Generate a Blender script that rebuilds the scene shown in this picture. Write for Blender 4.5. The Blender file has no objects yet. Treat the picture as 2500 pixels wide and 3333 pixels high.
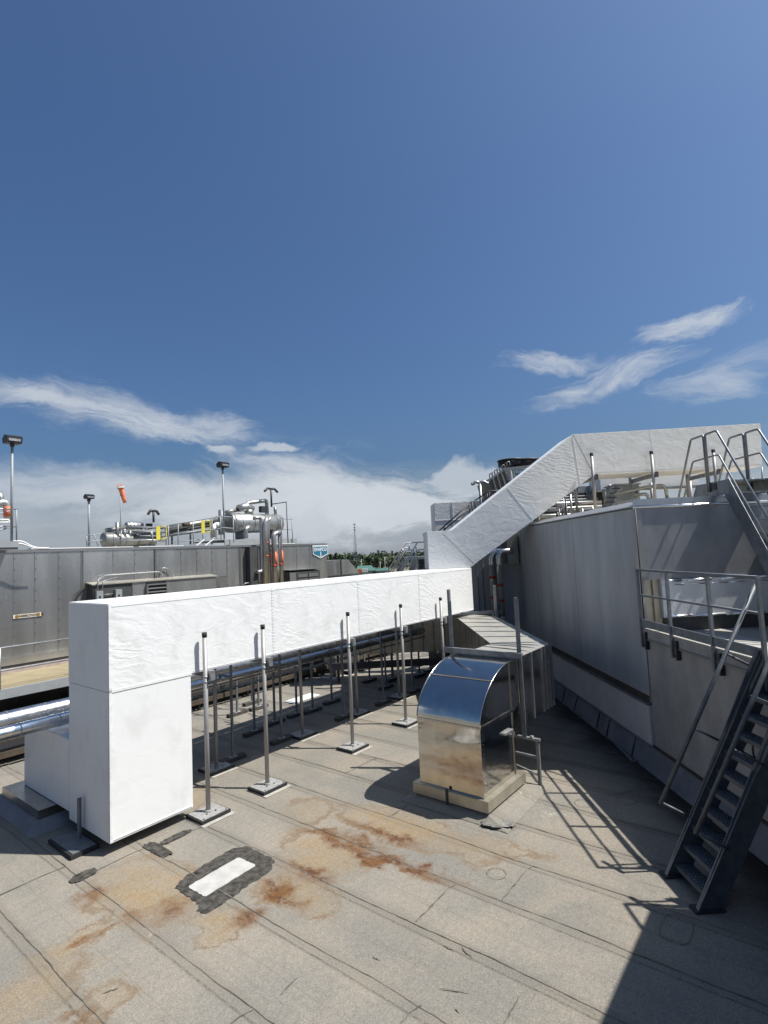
import bpy, math, random
from math import sin, cos, radians, pi, sqrt, atan2, hypot
from mathutils import Vector, Matrix
random.seed(7)
S = bpy.context.scene
COL = S.collection

# ---------------------------------------------------------------- camera
CAMH = 4.0
FPX = 1770.64; PIT = radians(4.2918); ROL = radians(-2.6126)
cp, sp = cos(PIT), sin(PIT); cr, sr = cos(ROL), sin(ROL)
CF = Vector((0, cp, sp)); cu = Vector((0, -sp, cp)); cx = Vector((1, 0, 0))
CX = cx*cr + cu*sr; CU = cu*cr - cx*sr
cam = bpy.data.cameras.new('camera'); cam_o = bpy.data.objects.new('camera', cam); COL.objects.link(cam_o)
cam.sensor_fit = 'VERTICAL'; cam.sensor_height = 36; cam.sensor_width = 27
cam.lens = FPX/3333*36; cam.clip_start = .05; cam.clip_end = 6000
m = Matrix.Identity(4)
for i in range(3):
    m[i][0] = CX[i]; m[i][1] = CU[i]; m[i][2] = -CF[i]
m[0][3], m[1][3], m[2][3] = 0, 0, CAMH
cam_o.matrix_world = m
S.camera = cam_o
S.render.resolution_x = 768; S.render.resolution_y = 1024

# ---------------------------------------------------------------- light
SUN_EL = radians(58.5); SUN_AZ = radians(-7.5)          # azimuth measured from +X
SUN_DIR = Vector((cos(SUN_EL)*cos(SUN_AZ), cos(SUN_EL)*sin(SUN_AZ), sin(SUN_EL)))
sl = bpy.data.lights.new('sun', 'SUN'); sl.energy = 4.7; sl.angle = radians(.53); sl.color = (1, .96, .9)
so = bpy.data.objects.new('sun', sl); COL.objects.link(so)
so.rotation_euler = SUN_DIR.to_track_quat('Z', 'Y').to_euler()
S.view_settings.view_transform = 'Standard'; S.view_settings.look = 'None'
S.view_settings.gamma = 1; S.view_settings.use_curve_mapping = False
S.view_settings.exposure = 0.7

def ray(px, py):
    return (CF*FPX + CX*(px-1250) - CU*(py-1666.5)).normalized()

W = bpy.data.worlds.new('World'); S.world = W; W.use_nodes = True
nt = W.node_tree; nt.nodes.clear()
class NT:
    """small node helper"""
    def __init__(s, t): s.t = t
    def n(s, kind, **kw):
        nd = s.t.nodes.new(kind)
        for k, v in kw.items():
            if k == 'ins':
                for i, x in v.items():
                    if hasattr(x, 'is_output'): s.t.links.new(x, nd.inputs[i])
                    else: nd.inputs[i].default_value = x
            else: setattr(nd, k, v)
        return nd
    def m(s, op, a, b=0.0, c=0.0, clamp=False):
        nd = s.n('ShaderNodeMath', operation=op, ins={0: a, 1: b, 2: c}); nd.use_clamp = clamp
        return nd.outputs[0]
    def v(s, op, a, b=(0, 0, 0), c=None):
        nd = s.n('ShaderNodeVectorMath', operation=op, ins={0: a, 1: b})
        if c is not None: nd.inputs[3].default_value = c
        return nd.outputs['Value'] if op in ('DOT_PRODUCT', 'LENGTH') else nd.outputs[0]
    def noise(s, vec, scale, detail=4, rough=.55, dist=0, out=0):
        return s.n('ShaderNodeTexNoise', ins={'Vector': vec, 'Scale': scale, 'Detail': detail, 'Roughness': rough, 'Distortion': dist}).outputs[out]
    def step(s, x, lo, hi, a=0.0, b=1.0, smooth=True):
        nd = s.n('ShaderNodeMapRange', ins={0: x, 1: lo, 2: hi, 3: a, 4: b})
        nd.interpolation_type = 'SMOOTHSTEP' if smooth else 'LINEAR'
        return nd.outputs[0]
    def mix(s, f, a, b, mode='MIX'):
        nd = s.n('ShaderNodeMix', data_type='RGBA', blend_type=mode)
        for i, x in ((0, f), (6, a), (7, b)):
            if hasattr(x, 'is_output'): s.t.links.new(x, nd.inputs[i])
            elif i == 0: nd.inputs[0].default_value = x
            else: nd.inputs[i].default_value = tuple(x)+(1,) if len(x) == 3 else x
        return nd.outputs[2]
    def xyz(s, x, y, z): return s.n('ShaderNodeCombineXYZ', ins={0: x, 1: y, 2: z}).outputs[0]
w = NT(nt)
sky = w.n('ShaderNodeTexSky', sky_type='NISHITA')
sky.sun_disc = False; sky.sun_elevation = SUN_EL; sky.sun_rotation = pi/2 - SUN_AZ
sky.altitude = 200; sky.air_density = 1.15; sky.dust_density = 4.5; sky.ozone_density = 3.0
SKY_STRENGTH = .050
gen = w.n('ShaderNodeTexCoord').outputs['Generated']
sep = w.n('ShaderNodeSeparateXYZ', ins={0: gen})
az = w.m('ARCTAN2', sep.outputs[0], sep.outputs[1]); el = w.m('ARCSINE', sep.outputs[2])
base = w.mix(1.0, sky.outputs[0], (.70, .96, 1.27), 'MULTIPLY')
def azel(px, py):
    r = ray(px, py); return atan2(r.x, r.y), math.asin(r.z)
p0 = w.xyz(az, el, 0.0)
wn = w.v('ADD', w.v('SCALE', w.v('SUBTRACT', w.noise(p0, 5.0, 5, .6, out=1), (.5, .5, .5)), c=.09), p0)
def cloud(px, py, rx, ry, rot, thr, seed, stretch=(3.5, 14), dens=1.0, soft=.22):
    """one wispy cloud: an elliptical region of the sky filled with stretched noise"""
    a0, e0 = azel(px, py); rx, ry = rx/FPX, ry/FPX
    d = w.v('SUBTRACT', wn, (a0, e0, 0))
    rt = w.n('ShaderNodeVectorRotate', rotation_type='Z_AXIS', ins={0: d, 'Angle': -radians(rot)}).outputs[0]
    q = w.v('MULTIPLY', rt, (1/rx, 1/ry, 0)); r = w.v('LENGTH', q)
    mask = w.step(r, 1.15, .15)
    nz = w.noise(w.v('ADD', w.v('MULTIPLY', rt, (stretch[0], stretch[1], 0)), (seed, seed*1.7, 0)), 1.6, 9, .66, .6)
    val = w.m('ADD', nz, w.m('MULTIPLY', w.m('SUBTRACT', mask, 1.0), .45))
    return w.m('MULTIPLY', w.m('MULTIPLY', w.step(val, thr-soft*.3, thr+soft), dens), w.step(r, 1.35, .85))
cl = [
 cloud(2240, 1062, 220, 52, 5, .29, 3.1, (5, 20), .8, .32),
 cloud(1990, 1230, 380, 70, 13, .32, 5.2, (4, 22), .82, .34),
 cloud(1770, 1175, 230, 55, -10, .27, 8.2, (5, 18), .7, .34),
 cloud(2290, 1265, 240, 75, -6, .33, 9.4, (4, 20), .6, .36),
 cloud(2440, 1190, 240, 80, 12, .31, 1.4, (4, 18), .5, .4),
 cloud(290, 1335, 520, 88, -10, .30, 2.2, (3.5, 17), .8, .34),
 cloud(640, 1392, 290, 62, -3, .28, 6.6, (3.5, 17), .8, .34),
 cloud(900, 1470, 110, 20, -6, .28, 4.6, (6, 20), .7),
 cloud(720, 1458, 90, 20, -8, .28, 7.6, (6, 20), .7),
 cloud(100, 1540, 800, 80, -3, .28, 12.6, (2.5, 12), .55, .34),
 cloud(930, 1660, 640, 185, -2, .15, 14.1, (3, 9), .88, .32),
 cloud(1240, 1640, 460, 105, -8, .16, 15.1, (4, 9), .92, .20),
 cloud(300, 1640, 900, 120, 0, .20, 19.1, (3, 8), .55, .3),
 cloud(1560, 1570, 300, 90, -8, .28, 17.3, (4, 12), .7),
]
acc = cl[0]
for c_ in cl[1:]:
    acc = w.m('SUBTRACT', 1.0, w.m('MULTIPLY', w.m('SUBTRACT', 1.0, acc), w.m('SUBTRACT', 1.0, c_)))
# thin bank that veils the horizon in the direction of view and all round
bank = w.step(w.m('ADD', el, w.m('MULTIPLY', w.m('SUBTRACT', w.noise(w.v('MULTIPLY', p0, (2.0, 9, 1)), 1.5, 6, .6), .5), .16)), .17, .04, 0, .75)
c_lo = w.mix(w.step(el, .0, .14), (.50, .55, .62), (.68, .73, .80))
c_all = w.mix(w.step(acc, .3, 1.0), c_lo, (.72, .77, .83))
cov = w.m('MAXIMUM', acc, bank)
bg1 = w.n('ShaderNodeBackground', ins={0: base, 1: SKY_STRENGTH})
bg2 = w.n('ShaderNodeBackground', ins={0: c_all, 1: .53})
mx = w.n('ShaderNodeMixShader', ins={0: w.m('MULTIPLY', cov, w.step(el, -.05, .01)), 1: bg1.outputs[0], 2: bg2.outputs[0]})
w.n('ShaderNodeOutputWorld', ins={0: mx.outputs[0]})

# ---------------------------------------------------------------- frames
TD = radians(38.288); TA = radians(-1.328)
D = Vector((sin(TD), cos(TD), 0)); B = Vector((-cos(TD), sin(TD), 0))     # along / across the white duct
U = Vector((cos(TA), -sin(TA), 0)); V = Vector((sin(TA), cos(TA), 0))     # across / along the right-hand wall
Zv = Vector((0, 0, 1))
def P(a, b, z=0.0): return D*a + B*b + Zv*z
def Q(u, v, z=0.0): return U*u + V*v + Zv*z
def onplane(px, py, p0, n):
    r = ray(px, py); c = Vector((0, 0, CAMH)); return c + r*((p0-c).dot(n)/r.dot(n))
def at_b(px, py, b): return onplane(px, py, B*b, B)          # a photographed point carried to its real plane
def at_v(px, py, v): return onplane(px, py, V*v, V)
def at_z(px, py, z=0.0): return onplane(px, py, Zv*z, Zv)
def AB(p): return p.dot(D), p.dot(B), p.z
def UV(p): return p.dot(U), p.dot(V), p.z

# ---------------------------------------------------------------- mesh builder
class MB:
    def __init__(s): s.v = []; s.f = []; s.sm = []
    def add(s, vs, fs, smooth=False):
        o = len(s.v); s.v += [Vector(x) for x in vs]
        for f in fs: s.f.append([i+o for i in f]); s.sm.append(smooth)
        return s
    def hexa(s, c):   # 8 corners: bottom 4 (ccw), top 4
        return s.add(c, [(3, 2, 1, 0), (4, 5, 6, 7), (0, 1, 5, 4), (1, 2, 6, 5), (2, 3, 7, 6), (3, 0, 4, 7)])
    def box(s, x0, x1, y0, y1, z0, z1, F=None):
        F = F or (lambda x, y, z: Vector((x, y, z)))
        return s.hexa([F(x0, y0, z0), F(x1, y0, z0), F(x1, y1, z0), F(x0, y1, z0), F(x0, y0, z1), F(x1, y0, z1), F(x1, y1, z1), F(x0, y1, z1)])
    def prism(s, pts, h):     # polygon points, extruded by vector h
        n = len(pts); h = Vector(h)
        vs = list(pts)+[Vector(p)+h for p in pts]
        return s.add(vs, [tuple(range(n-1, -1, -1)), tuple(range(n, 2*n))]+[(i, (i+1) % n, n+(i+1) % n, n+i) for i in range(n)])
    def bar(s, p, q, w_, h_, up=None):   # rectangular bar
        p, q = Vector(p), Vector(q); d = (q-p).normalized()
        up = Vector(up) if up else (Zv if abs(d.z) < .95 else Vector((D.x, D.y, 0)))
        x = d.cross(up).normalized(); y = x.cross(d).normalized()
        c = [p-x*w_/2-y*h_/2, p+x*w_/2-y*h_/2, p+x*w_/2+y*h_/2, p-x*w_/2+y*h_/2]
        return s.prism(c, q-p)
    def tube(s, pts, r, n=10, caps=True):
        pts = [Vector(p) for p in pts]; rr = r if isinstance(r, (list, tuple)) else [r]*len(pts)
        vs = []; fs = []; x = None
        for i, p in enumerate(pts):
            d = ((pts[min(i+1, len(pts)-1)]-p).normalized() + (p-pts[max(i-1, 0)]).normalized())
            d = d.normalized() if d.length > 1e-6 else Zv
            if x is None:
                x = d.cross(Zv if abs(d.z) < .9 else Vector((1, 0, 0))).normalized()
            else: x = (x - d*x.dot(d)).normalized()
            y = d.cross(x)
            for k in range(n):
                t = 2*pi*k/n; vs.append(p+(x*cos(t)+y*sin(t))*rr[i])
        for i in range(len(pts)-1):
            for k in range(n):
                fs.append((i*n+k, i*n+(k+1) % n, (i+1)*n+(k+1) % n, (i+1)*n+k))
        s.add(vs, fs, True)
        if caps:
            s.add([vs[k] for k in range(n)], [tuple(range(n-1, -1, -1))]); s.add(vs[-n:], [tuple(range(n))])
        return s
    def grid(s, fn, nu, nv, smooth=True):
        vs = [fn(i/nu, j/nv) for j in range(nv+1) for i in range(nu+1)]
        fs = [(j*(nu+1)+i, j*(nu+1)+i+1, (j+1)*(nu+1)+i+1, (j+1)*(nu+1)+i) for j in range(nv) for i in range(nu)]
        return s.add(vs, fs, smooth)
def bend(pts, r=.1, n=5):
    """round the inner corners of a polyline"""
    pts = [Vector(p) for p in pts]; out = [pts[0]]
    for i in range(1, len(pts)-1):
        a, b, c = pts[i-1], pts[i], pts[i+1]
        ra = min(r, (a-b).length*.45, (c-b).length*.45)
        p, q = b+(a-b).normalized()*ra, b+(c-b).normalized()*ra
        for k in range(n+1):
            t = k/n; out.append(p*(1-t)**2 + b*2*t*(1-t) + q*t*t)
    out.append(pts[-1]); return out

ORG = {}
def tag(o, label=None, cat=None, group=None, kind=None):
    if label: o['label'] = label
    if cat: o['category'] = cat
    if group: o['group'] = group
    if kind: o['kind'] = kind
    return o
def thing(name, loc, label, cat, group=None):
    o = bpy.data.objects.new(name, None); COL.objects.link(o); o.location = loc; o.empty_display_size = .2
    ORG[o] = Vector(loc); return tag(o, label, cat, group)
def make(name, mb, mat, parent=None, loc=None, bevel=0, label=None, cat=None, group=None, kind=None):
    org = ORG[parent] if parent else Vector(loc) if loc is not None else None
    if org is None:
        mn = [min(v[i] for v in mb.v) for i in range(3)]; mxx = [max(v[i] for v in mb.v) for i in range(3)]
        org = Vector(((mn[0]+mxx[0])/2, (mn[1]+mxx[1])/2, mn[2]))
    me = bpy.data.meshes.new(name)
    me.from_pydata([tuple(v-org) for v in mb.v], [], mb.f)
    me.polygons.foreach_set('use_smooth', mb.sm)
    import bmesh
    bm = bmesh.new(); bm.from_mesh(me)
    bmesh.ops.remove_doubles(bm, verts=bm.verts, dist=1e-5)
    bmesh.ops.recalc_face_normals(bm, faces=bm.faces)
    if bevel:
        bmesh.ops.bevel(bm, geom=[e for e in bm.edges if e.is_manifold and e.calc_face_angle(0) > .5], offset=bevel, segments=2, affect='EDGES')
    bm.to_mesh(me); bm.free()
    me.materials.append(mat)
    o = bpy.data.objects.new(name, me); COL.objects.link(o)
    if parent: o.parent = parent; ORG[o] = org
    else: o.location = org; ORG[o] = org
    return tag(o, label, cat, group, kind)
def copy_tree(o, parent=None, loc=None):
    c = o.copy(); COL.objects.link(c)
    if parent: c.parent = parent
    if loc is not None: c.location = loc
    ORG[c] = ORG[o] + ((Vector(loc)-ORG[o]) if loc is not None else Vector())
    for ch in list(o.children): copy_tree(ch, c)
    return c

# ---------------------------------------------------------------- materials
def mat(name, col, rough=.6, metal=0.0, col2=None, scale=3.0, stretch=(1, 1, 1), amt=.5, bump=0.0, bscale=8.0, bstretch=(1, 1, 1), fine=0.0, rvar=0.0, spec=.5, bdet=4, cdet=6):
    mt = bpy.data.materials.new(name); mt.use_nodes = True; t = mt.node_tree; t.nodes.clear(); g = NT(t)
    pos = g.n('ShaderNodeNewGeometry').outputs['Position']
    if name not in KEEP:
        col = tuple(x*.8 for x in col); col2 = tuple(x*.8 for x in col2) if col2 is not None else None
    c = tuple(col)+(1,)
    bs = g.n('ShaderNodeBsdfPrincipled', ins={'Roughness': rough, 'Metallic': metal, 'Specular IOR Level': spec})
    if col2 is not None:
        nz = g.step(g.noise(g.v('MULTIPLY', pos, stretch), scale, cdet, .6), .5-amt*.4, .5+amt*.4)
        cc = g.mix(nz, col, col2)
        if fine:
            f2 = g.noise(pos, 90, 3, .7); cc = g.mix(1.0, cc, g.n('ShaderNodeCombineColor', ins={0: g.step(f2, .2, .8, 1-fine, 1+fine), 1: g.step(f2, .2, .8, 1-fine, 1+fine), 2: g.step(f2, .2, .8, 1-fine, 1+fine)}).outputs[0], 'MULTIPLY')
        t.links.new(cc, bs.inputs['Base Color'])
    else: bs.inputs['Base Color'].default_value = c
    if rvar:
        t.links.new(g.step(g.noise(g.v('MULTIPLY', pos, stretch), scale*1.7, 4, .6), .25, .75, max(rough-rvar, .03), rough+rvar), bs.inputs['Roughness'])
    if bump:
        bn = g.n('ShaderNodeBump', ins={'Strength': min(bump, 1.0), 'Distance': .02*max(1, bump), 'Height': g.noise(g.v('MULTIPLY', pos, bstretch), bscale, bdet, .55, .4)})
        t.links.new(bn.outputs[0], bs.inputs['Normal'])
    g.n('ShaderNodeOutputMaterial', ins={0: bs.outputs[0]})
    return mt
KEEP = {'galvanised_wall', 'stainless_wall', 'render_wall', 'base_flashing', 'light_sheet', 'polished_stainless', 'foliage', 'polished_trim', 'pipe_cladding'}
M = {}
M['galv'] = mat('galvanised', (.30, .31, .32), .45, .65, (.42, .43, .44), 9, (1, 1, 1), .6, rvar=.1)
M['galvd'] = mat('galvanised_dull', (.16, .175, .19), .55, .4, (.24, .26, .275), 7, (1, 1, 1), .6)
M['pvc'] = mat('aluminium_pipe', (.33, .325, .315), .5, .35, (.42, .41, .40), 5, (1, 1, .4), .6, rvar=.08)
M['black'] = mat('black_rubber', (.018, .018, .02), .75)
M['darkmetal'] = mat('dark_metal', (.05, .05, .055), .5, .3)
M['plate'] = mat('zinc_plate', (.32, .32, .31), .65, .3, (.46, .45, .43), 14, (1, 1, 1), .5)
M['padsheet'] = mat('pad_sheet', (.46, .44, .39), .9, 0, (.34, .32, .28), 8)
M['steel'] = mat('polished_stainless', (.50, .48, .445), .12, 1.0, (.56, .545, .51), 5, (1, 1, .5), .6, bump=.38, bscale=1.1, bstretch=(1, 1, 2.6), bdet=2, rvar=.05)
M['steelb'] = mat('brushed_stainless', (.48, .47, .45), .24, 1.0, (.56, .55, .53), 3, (1, 1, .4), .5, bump=.07, bscale=1.6, bdet=1, rvar=.05)
M['ductop'] = mat('dusty_duct_top', (.33, .32, .285), .55, .25, (.42, .405, .36), 4, (1, 1, 1), .5)
M['duststeel'] = mat('dusty_stainless', (.46, .42, .34), .38, .7, (.56, .52, .43), 5)
M['clad'] = mat('stainless_cladding', (.44, .44, .43), .25, .8, (.66, .66, .645), 1.1, (1, 1, .16), .6, cdet=2, bump=.14, bscale=1.2, bstretch=(1, 1, .5), bdet=2, rvar=.08)
M['cladd'] = mat('dark_recess', (.09, .09, .088), .5, .5, (.13, .13, .125), 2)
M['stair'] = mat('stair_steel', (.085, .098, .112), .55, .35, (.15, .165, .18), 9, (1, 1, 1), .7)
M['jointm'] = mat('joint_metal', (.25, .25, .245), .4, .6)
M['clade'] = mat('cladding_edge', (.34, .34, .33), .4, .7)
M['railsteel'] = mat('rail_steel', (.20, .215, .23), .45, .6, (.30, .315, .33), 8)
M['sheath'] = mat('pipe_cladding', (.62, .62, .62), .30, 1.0, (.74, .74, .73), 6, (1, 1, 1), .5, rvar=.05, bump=.08, bscale=6)
M['sheathd'] = mat('dull_pipe_cladding', (.42, .42, .41), .4, .7, (.54, .54, .52), 5, (1, 1, .4), .6)
M['stucco'] = mat('render_wall', (.24, .23, .21), .9, 0, (.37, .35, .31), 1.6, (1, 1, .6), .6, bump=.5, bscale=22, fine=.08)
M['zincwall'] = mat('galvanised_wall', (.29, .295, .295), .62, .25, (.44, .445, .44), 1.7, (1, 1, .22), .75, bump=.12, bscale=1.5, bstretch=(1, 1, .4), rvar=.06)
M['zincdark'] = mat('stainless_wall', (.20, .205, .215), .42, .45, (.32, .325, .335), 1.6, (1, 1, .6), .7, bump=.2, bscale=2.5, bdet=3, rvar=.08)
M['band'] = mat('light_sheet', (.50, .50, .49), .6, .15, (.56, .56, .55), 2)
M['flash'] = mat('base_flashing', (.13, .135, .145), .85, 0, (.19, .195, .205), 2.5)
M['cap'] = mat('cap_flashing', (.46, .48, .50), .32, .75, (.56, .58, .60), 3, rvar=.05)
M['glint'] = mat('polished_trim', (.85, .85, .85), .34, 1.0)
M['paleroof'] = mat('pale_roof', (.32, .31, .28), .85, 0, (.45, .44, .40), 2.5)
M['sandroof'] = mat('sandy_roof', (.50, .44, .33), .9, 0, (.60, .54, .42), 2.5)
M['greymastic'] = mat('grey_mastic', (.06, .058, .054), .9, 0, (.26, .25, .23), 9, (1, 1, 1), .6, bump=.6, bscale=12)
M['tanunder'] = mat('duct_wrap_under', (.72, .68, .57), .6, 0, (.80, .76, .66), 2)
M['mastic'] = mat('black_mastic', (.018, .017, .016), .92, 0, (.115, .107, .094), 4, (3, 3, 1), .7, bump=.6, bscale=14, spec=.15)
M['whitepatch'] = mat('white_patch', (.40, .395, .37), .85, 0, (.50, .49, .46), 6, bump=.2, bscale=40)
M['bead'] = mat('seam_bitumen', (.045, .04, .035), .9, 0, (.24, .21, .165), 7, (1, 1, 1), .8)
M['ghost'] = mat('worn_coating', (.21, .195, .165), .95, 0, (.27, .25, .21), 7)
M['deck'] = mat('brown_deck', (.25, .20, .115), .85, 0, (.34, .285, .17), 2.0, (1, 1, 1), .7, bump=.2, bscale=20)
M['wood'] = mat('weathered_timber', (.05, .045, .042), .8, 0, (.09, .08, .07), 6)
M['brownsteel'] = mat('brown_steel', (.06, .045, .032), .75, .1, (.10, .075, .05), 4)
M['yellow'] = mat('safety_yellow', (.66, .56, .05), .6)
M['orange'] = mat('orange_label', (.80, .16, .05), .6)
M['sock'] = mat('windsock_fabric', (.80, .17, .07), .8, 0, (.9, .3, .14), 6)
M['cream'] = mat('cream_paint', (.70, .66, .55), .6)
M['sleeve'] = mat('sleeve_brown', (.34, .31, .26), .6)
M['red'] = mat('red_band', (.50, .05, .02), .6)
M['white'] = mat('white_paint', (.78, .78, .77), .5)
M['signblue'] = mat('sign_teal', (.03, .17, .27), .4)
M['ink'] = mat('dark_ink', (.05, .035, .02), .6)
M['brownink'] = mat('brown_ink', (.28, .14, .03), .6)
M['leaf'] = mat('foliage', (.030, .048, .020), .8, 0, (.070, .098, .042), .25, (1, 1, 1), .9)
M['bark'] = mat('bark', (.10, .08, .06), .9)
M['field'] = mat('far_ground', (.14, .14, .09), .95, 0, (.22, .20, .15), .02)
M['greenroof'] = mat('green_roof', (.06, .16, .13), .6)
M['coil'] = mat('coil_fins', (.11, .10, .075), .7, .2, (.17, .155, .12), 8, (1, 1, .2))
M['mute'] = mat('painted_grey', (.28, .30, .31), .55, .1, (.34, .36, .37), 3)
M['haze_blue'] = mat('tower_steel', (.20, .25, .31), .6)

def wrapmat(name, wk, lo):
    """white canvas-and-mastic duct lagging: smooth on the drop box, wrinkled on the runs"""
    mt = bpy.data.materials.new(name); mt.use_nodes = True; t = mt.node_tree; t.nodes.clear(); g = NT(t)
    pos = g.n('ShaderNodeNewGeometry').outputs['Position']
    big = g.noise(g.v('MULTIPLY', pos, (1, 1, 1.4)), 2.3, 5, .56, 1.0)
    fold = g.n('ShaderNodeTexWave', wave_type='BANDS', bands_direction='DIAGONAL', ins={'Vector': g.v('MULTIPLY', pos, (.5, .5, 1.6)), 'Scale': 3.0, 'Distortion': 11.0, 'Detail': 4.0, 'Detail Scale': 1.4, 'Detail Roughness': .6}).outputs[1]
    msk = g.step(g.noise(pos, .9, 3, .5), lo, .70)
    fine = g.noise(pos, 26, 4, .6)
    h = g.m('ADD', g.m('MULTIPLY', big, .66), g.m('ADD', g.m('MULTIPLY', g.m('MULTIPLY', fold, msk), .16), g.m('MULTIPLY', fine, .08)))
    bn = g.n('ShaderNodeBump', ins={'Strength': wk, 'Distance': .05, 'Height': h})
    stain = g.step(g.noise(g.v('MULTIPLY', pos, (1, 1, .6)), 2.6, 5, .6), .50, .72)
    c = g.mix(stain, (.645, .65, .64), (.58, .585, .57))
    bs = g.n('ShaderNodeBsdfPrincipled', ins={'Base Color': c, 'Roughness': .55, 'Normal': bn.outputs[0]})
    g.n('ShaderNodeOutputMaterial', ins={0: bs.outputs[0]})
    return mt
M['wrap'] = wrapmat('white_lagging', .38, .47); M['wraps'] = wrapmat('white_lagging_smooth', .12, .62)

def roofmat():
    """weathered granule roofing with rust run-off marks at fixed spots of the roof"""
    mt = bpy.data.materials.new('granule_roofing'); mt.use_nodes = True; t = mt.node_tree; t.nodes.clear(); g = NT(t)
    pos = g.n('ShaderNodeNewGeometry').outputs['Position']
    a = g.v('DOT_PRODUCT', pos, tuple(D)); b = g.v('DOT_PRODUCT', pos, tuple(B))
    ab = g.xyz(a, b, 0.0)
    rnd = g.n('ShaderNodeObjectInfo').outputs['Random']
    n1 = g.noise(ab, .9, 6, .6, .5); n2 = g.noise(ab, 3.4, 5, .65, .3); n3 = g.noise(ab, 55, 3, .8); n4 = g.noise(ab, 17, 4, .75)
    c = g.mix(g.step(n1, .34, .66), (.240, .226, .196), (.300, .268, .218))
    c = g.mix(g.m('MULTIPLY', g.step(n2, .54, .80), .35), c, (.18, .178, .158))
    c = g.mix(g.m('MULTIPLY', g.step(g.noise(g.v('MULTIPLY', ab, (9, .35, 1)), 1.0, 4, .6), .56, .74), .22), c, (.13, .12, .10))
    # dirt along the laps (rolls 0.86 m wide)
    fr = g.m('FRACT', g.m('DIVIDE', g.m('ADD', g.m('SUBTRACT', a, 3.20), g.m('MULTIPLY', g.m('SUBTRACT', n2, .5), .03)), .862))
    lap = g.m('ADD', g.m('MULTIPLY', g.m('MULTIPLY', g.step(fr, .86, .885), g.step(fr, .91, .89)), 2.0), g.m('ADD', g.m('MULTIPLY', g.m('MULTIPLY', g.step(fr, .44, .452), g.step(fr, .468, .456)), .8), g.m('ADD', g.step(fr, .80, .97, 0, .9), g.m('MULTIPLY', g.step(fr, .14, .02), .8))))
    c = g.mix(g.m('MULTIPLY', g.m('MULTIPLY', lap, g.step(n4, .25, .70)), .42), c, (.115, .102, .084))
    gr = g.step(n3, .22, .78, .66, 1.34); gr4 = g.step(n4, .25, .75, .86, 1.14)
    v_ = g.m('MULTIPLY', g.m('MULTIPLY', gr, gr4), g.m('ADD', .68, g.m('MULTIPLY', rnd, .07)))
    # stains: (a, b, ra, rb, rot, kind)
    sp_ = g.v('ADD', ab, g.v('SCALE', g.v('SUBTRACT', g.noise(ab, 2.1, 6, .65, out=1), (.5, .5, .5)), c=.95))
    def pool(lst):
        acc = None
        for (px, py, ra, rb, rt, k) in lst:
            q = at_z(px, py); a0, b0 = q.dot(D), q.dot(B)
            d = g.v('SUBTRACT', sp_, (a0, b0, 0))
            d = g.n('ShaderNodeVectorRotate', rotation_type='Z_AXIS', ins={0: d, 'Angle': radians(rt)}).outputs[0]
            r = g.v('LENGTH', g.v('MULTIPLY', d, (1/ra, 1/rb, 0)))
            mm = g.m('MULTIPLY', g.step(r, 1.0, .1), k)
            acc = mm if acc is None else g.m('MAXIMUM', acc, mm)
        return acc
    tan = pool([(480, 2900, .75, 1.25, 0, .9), (1050, 2780, .75, 1.0, 0, .8), (1300, 2690, .6, 1.5, 0, .85), (1480, 2740, .55, 1.1, 0, .6), (950, 2900, .45, .9, 0, .8), (620, 2600, .5, .6, 0, .5), (1000, 2640, .6, .7, 0, .45),
                (1650, 2760, .3, .9, 0, .4), (230, 3080, .7, .3, 0, .7), (60, 3260, .9, .6, 0, .55), (700, 3010, .4, .5, 0, .75), (330, 3260, .5, .3, 0, .4)])
    c = g.mix(g.m('MULTIPLY', tan, g.step(n2, .25, .62, .35, .95)), c, (.30, .215, .115))
    rust = pool([(1250, 2800, .20, 1.7, -3, 1.0), (1160, 2745, .3, .8, 0, .7), (560, 2960, .4, .35, 0, .6), (1080, 2730, .2, .9, -4, .9), (1250, 2715, .18, 1.2, -2, .75), (910, 2900, .26, .6, 15, 1.0), (1000, 2840, .26, .5, 0, .85), (300, 2925, .32, .26, 0, .75), (800, 2990, .3, .3, 0, .8), (450, 2985, .15, .30, 0, .6),
                 (300, 3050, .42, .10, 8, .85), (800, 2998, .16, .22, 20, .7), (640, 2830, .10, .3, 0, .4), (1480, 2790, .10, .7, 0, .35), (210, 3320, .3, .08, 0, .6)])
    c = g.mix(g.m('MULTIPLY', rust, g.step(g.m('ADD', n2, g.m('MULTIPLY', n4, .35)), .40, .72, .3, 1.0)), c, (.17, .082, .032))
    deep = g.m('MULTIPLY', g.step(rust, .35, .75), g.step(g.noise(g.v('MULTIPLY', ab, (1, .55, 1)), 9, 6, .7, 1.0), .48, .60))
    c = g.mix(g.m('MULTIPLY', deep, .75), c, (.085, .034, .016))
    rim = g.m('MULTIPLY', g.step(tan, .10, .20), g.step(tan, .34, .22))
    c = g.mix(g.m('MULTIPLY', rim, g.step(n1, .40, .60, 0, .55)), c, (.17, .105, .05))
    pale = pool([(1790, 2650, .30, .5, 0, .8), (1720, 2600, .12, .5, 0, .7), (500, 3010, .12, .2, 0, .8), (1600, 2690, .3, .1, 0, .4)])
    c = g.mix(g.m('MULTIPLY', pale, g.step(g.noise(ab, 7, 5, .7, 1.5), .54, .64)), c, (.44, .42, .36))
    # shade painted into the roof colour along the foot of the render wall
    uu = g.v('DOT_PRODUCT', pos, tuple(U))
    foot_shade = g.m('MULTIPLY', g.step(g.m('ADD', uu, g.m('MULTIPLY', g.m('SUBTRACT', n1, .5), 1.3)), 3.75, 4.65), .95)
    c = g.mix(foot_shade, c, (.025, .022, .017))
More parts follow.
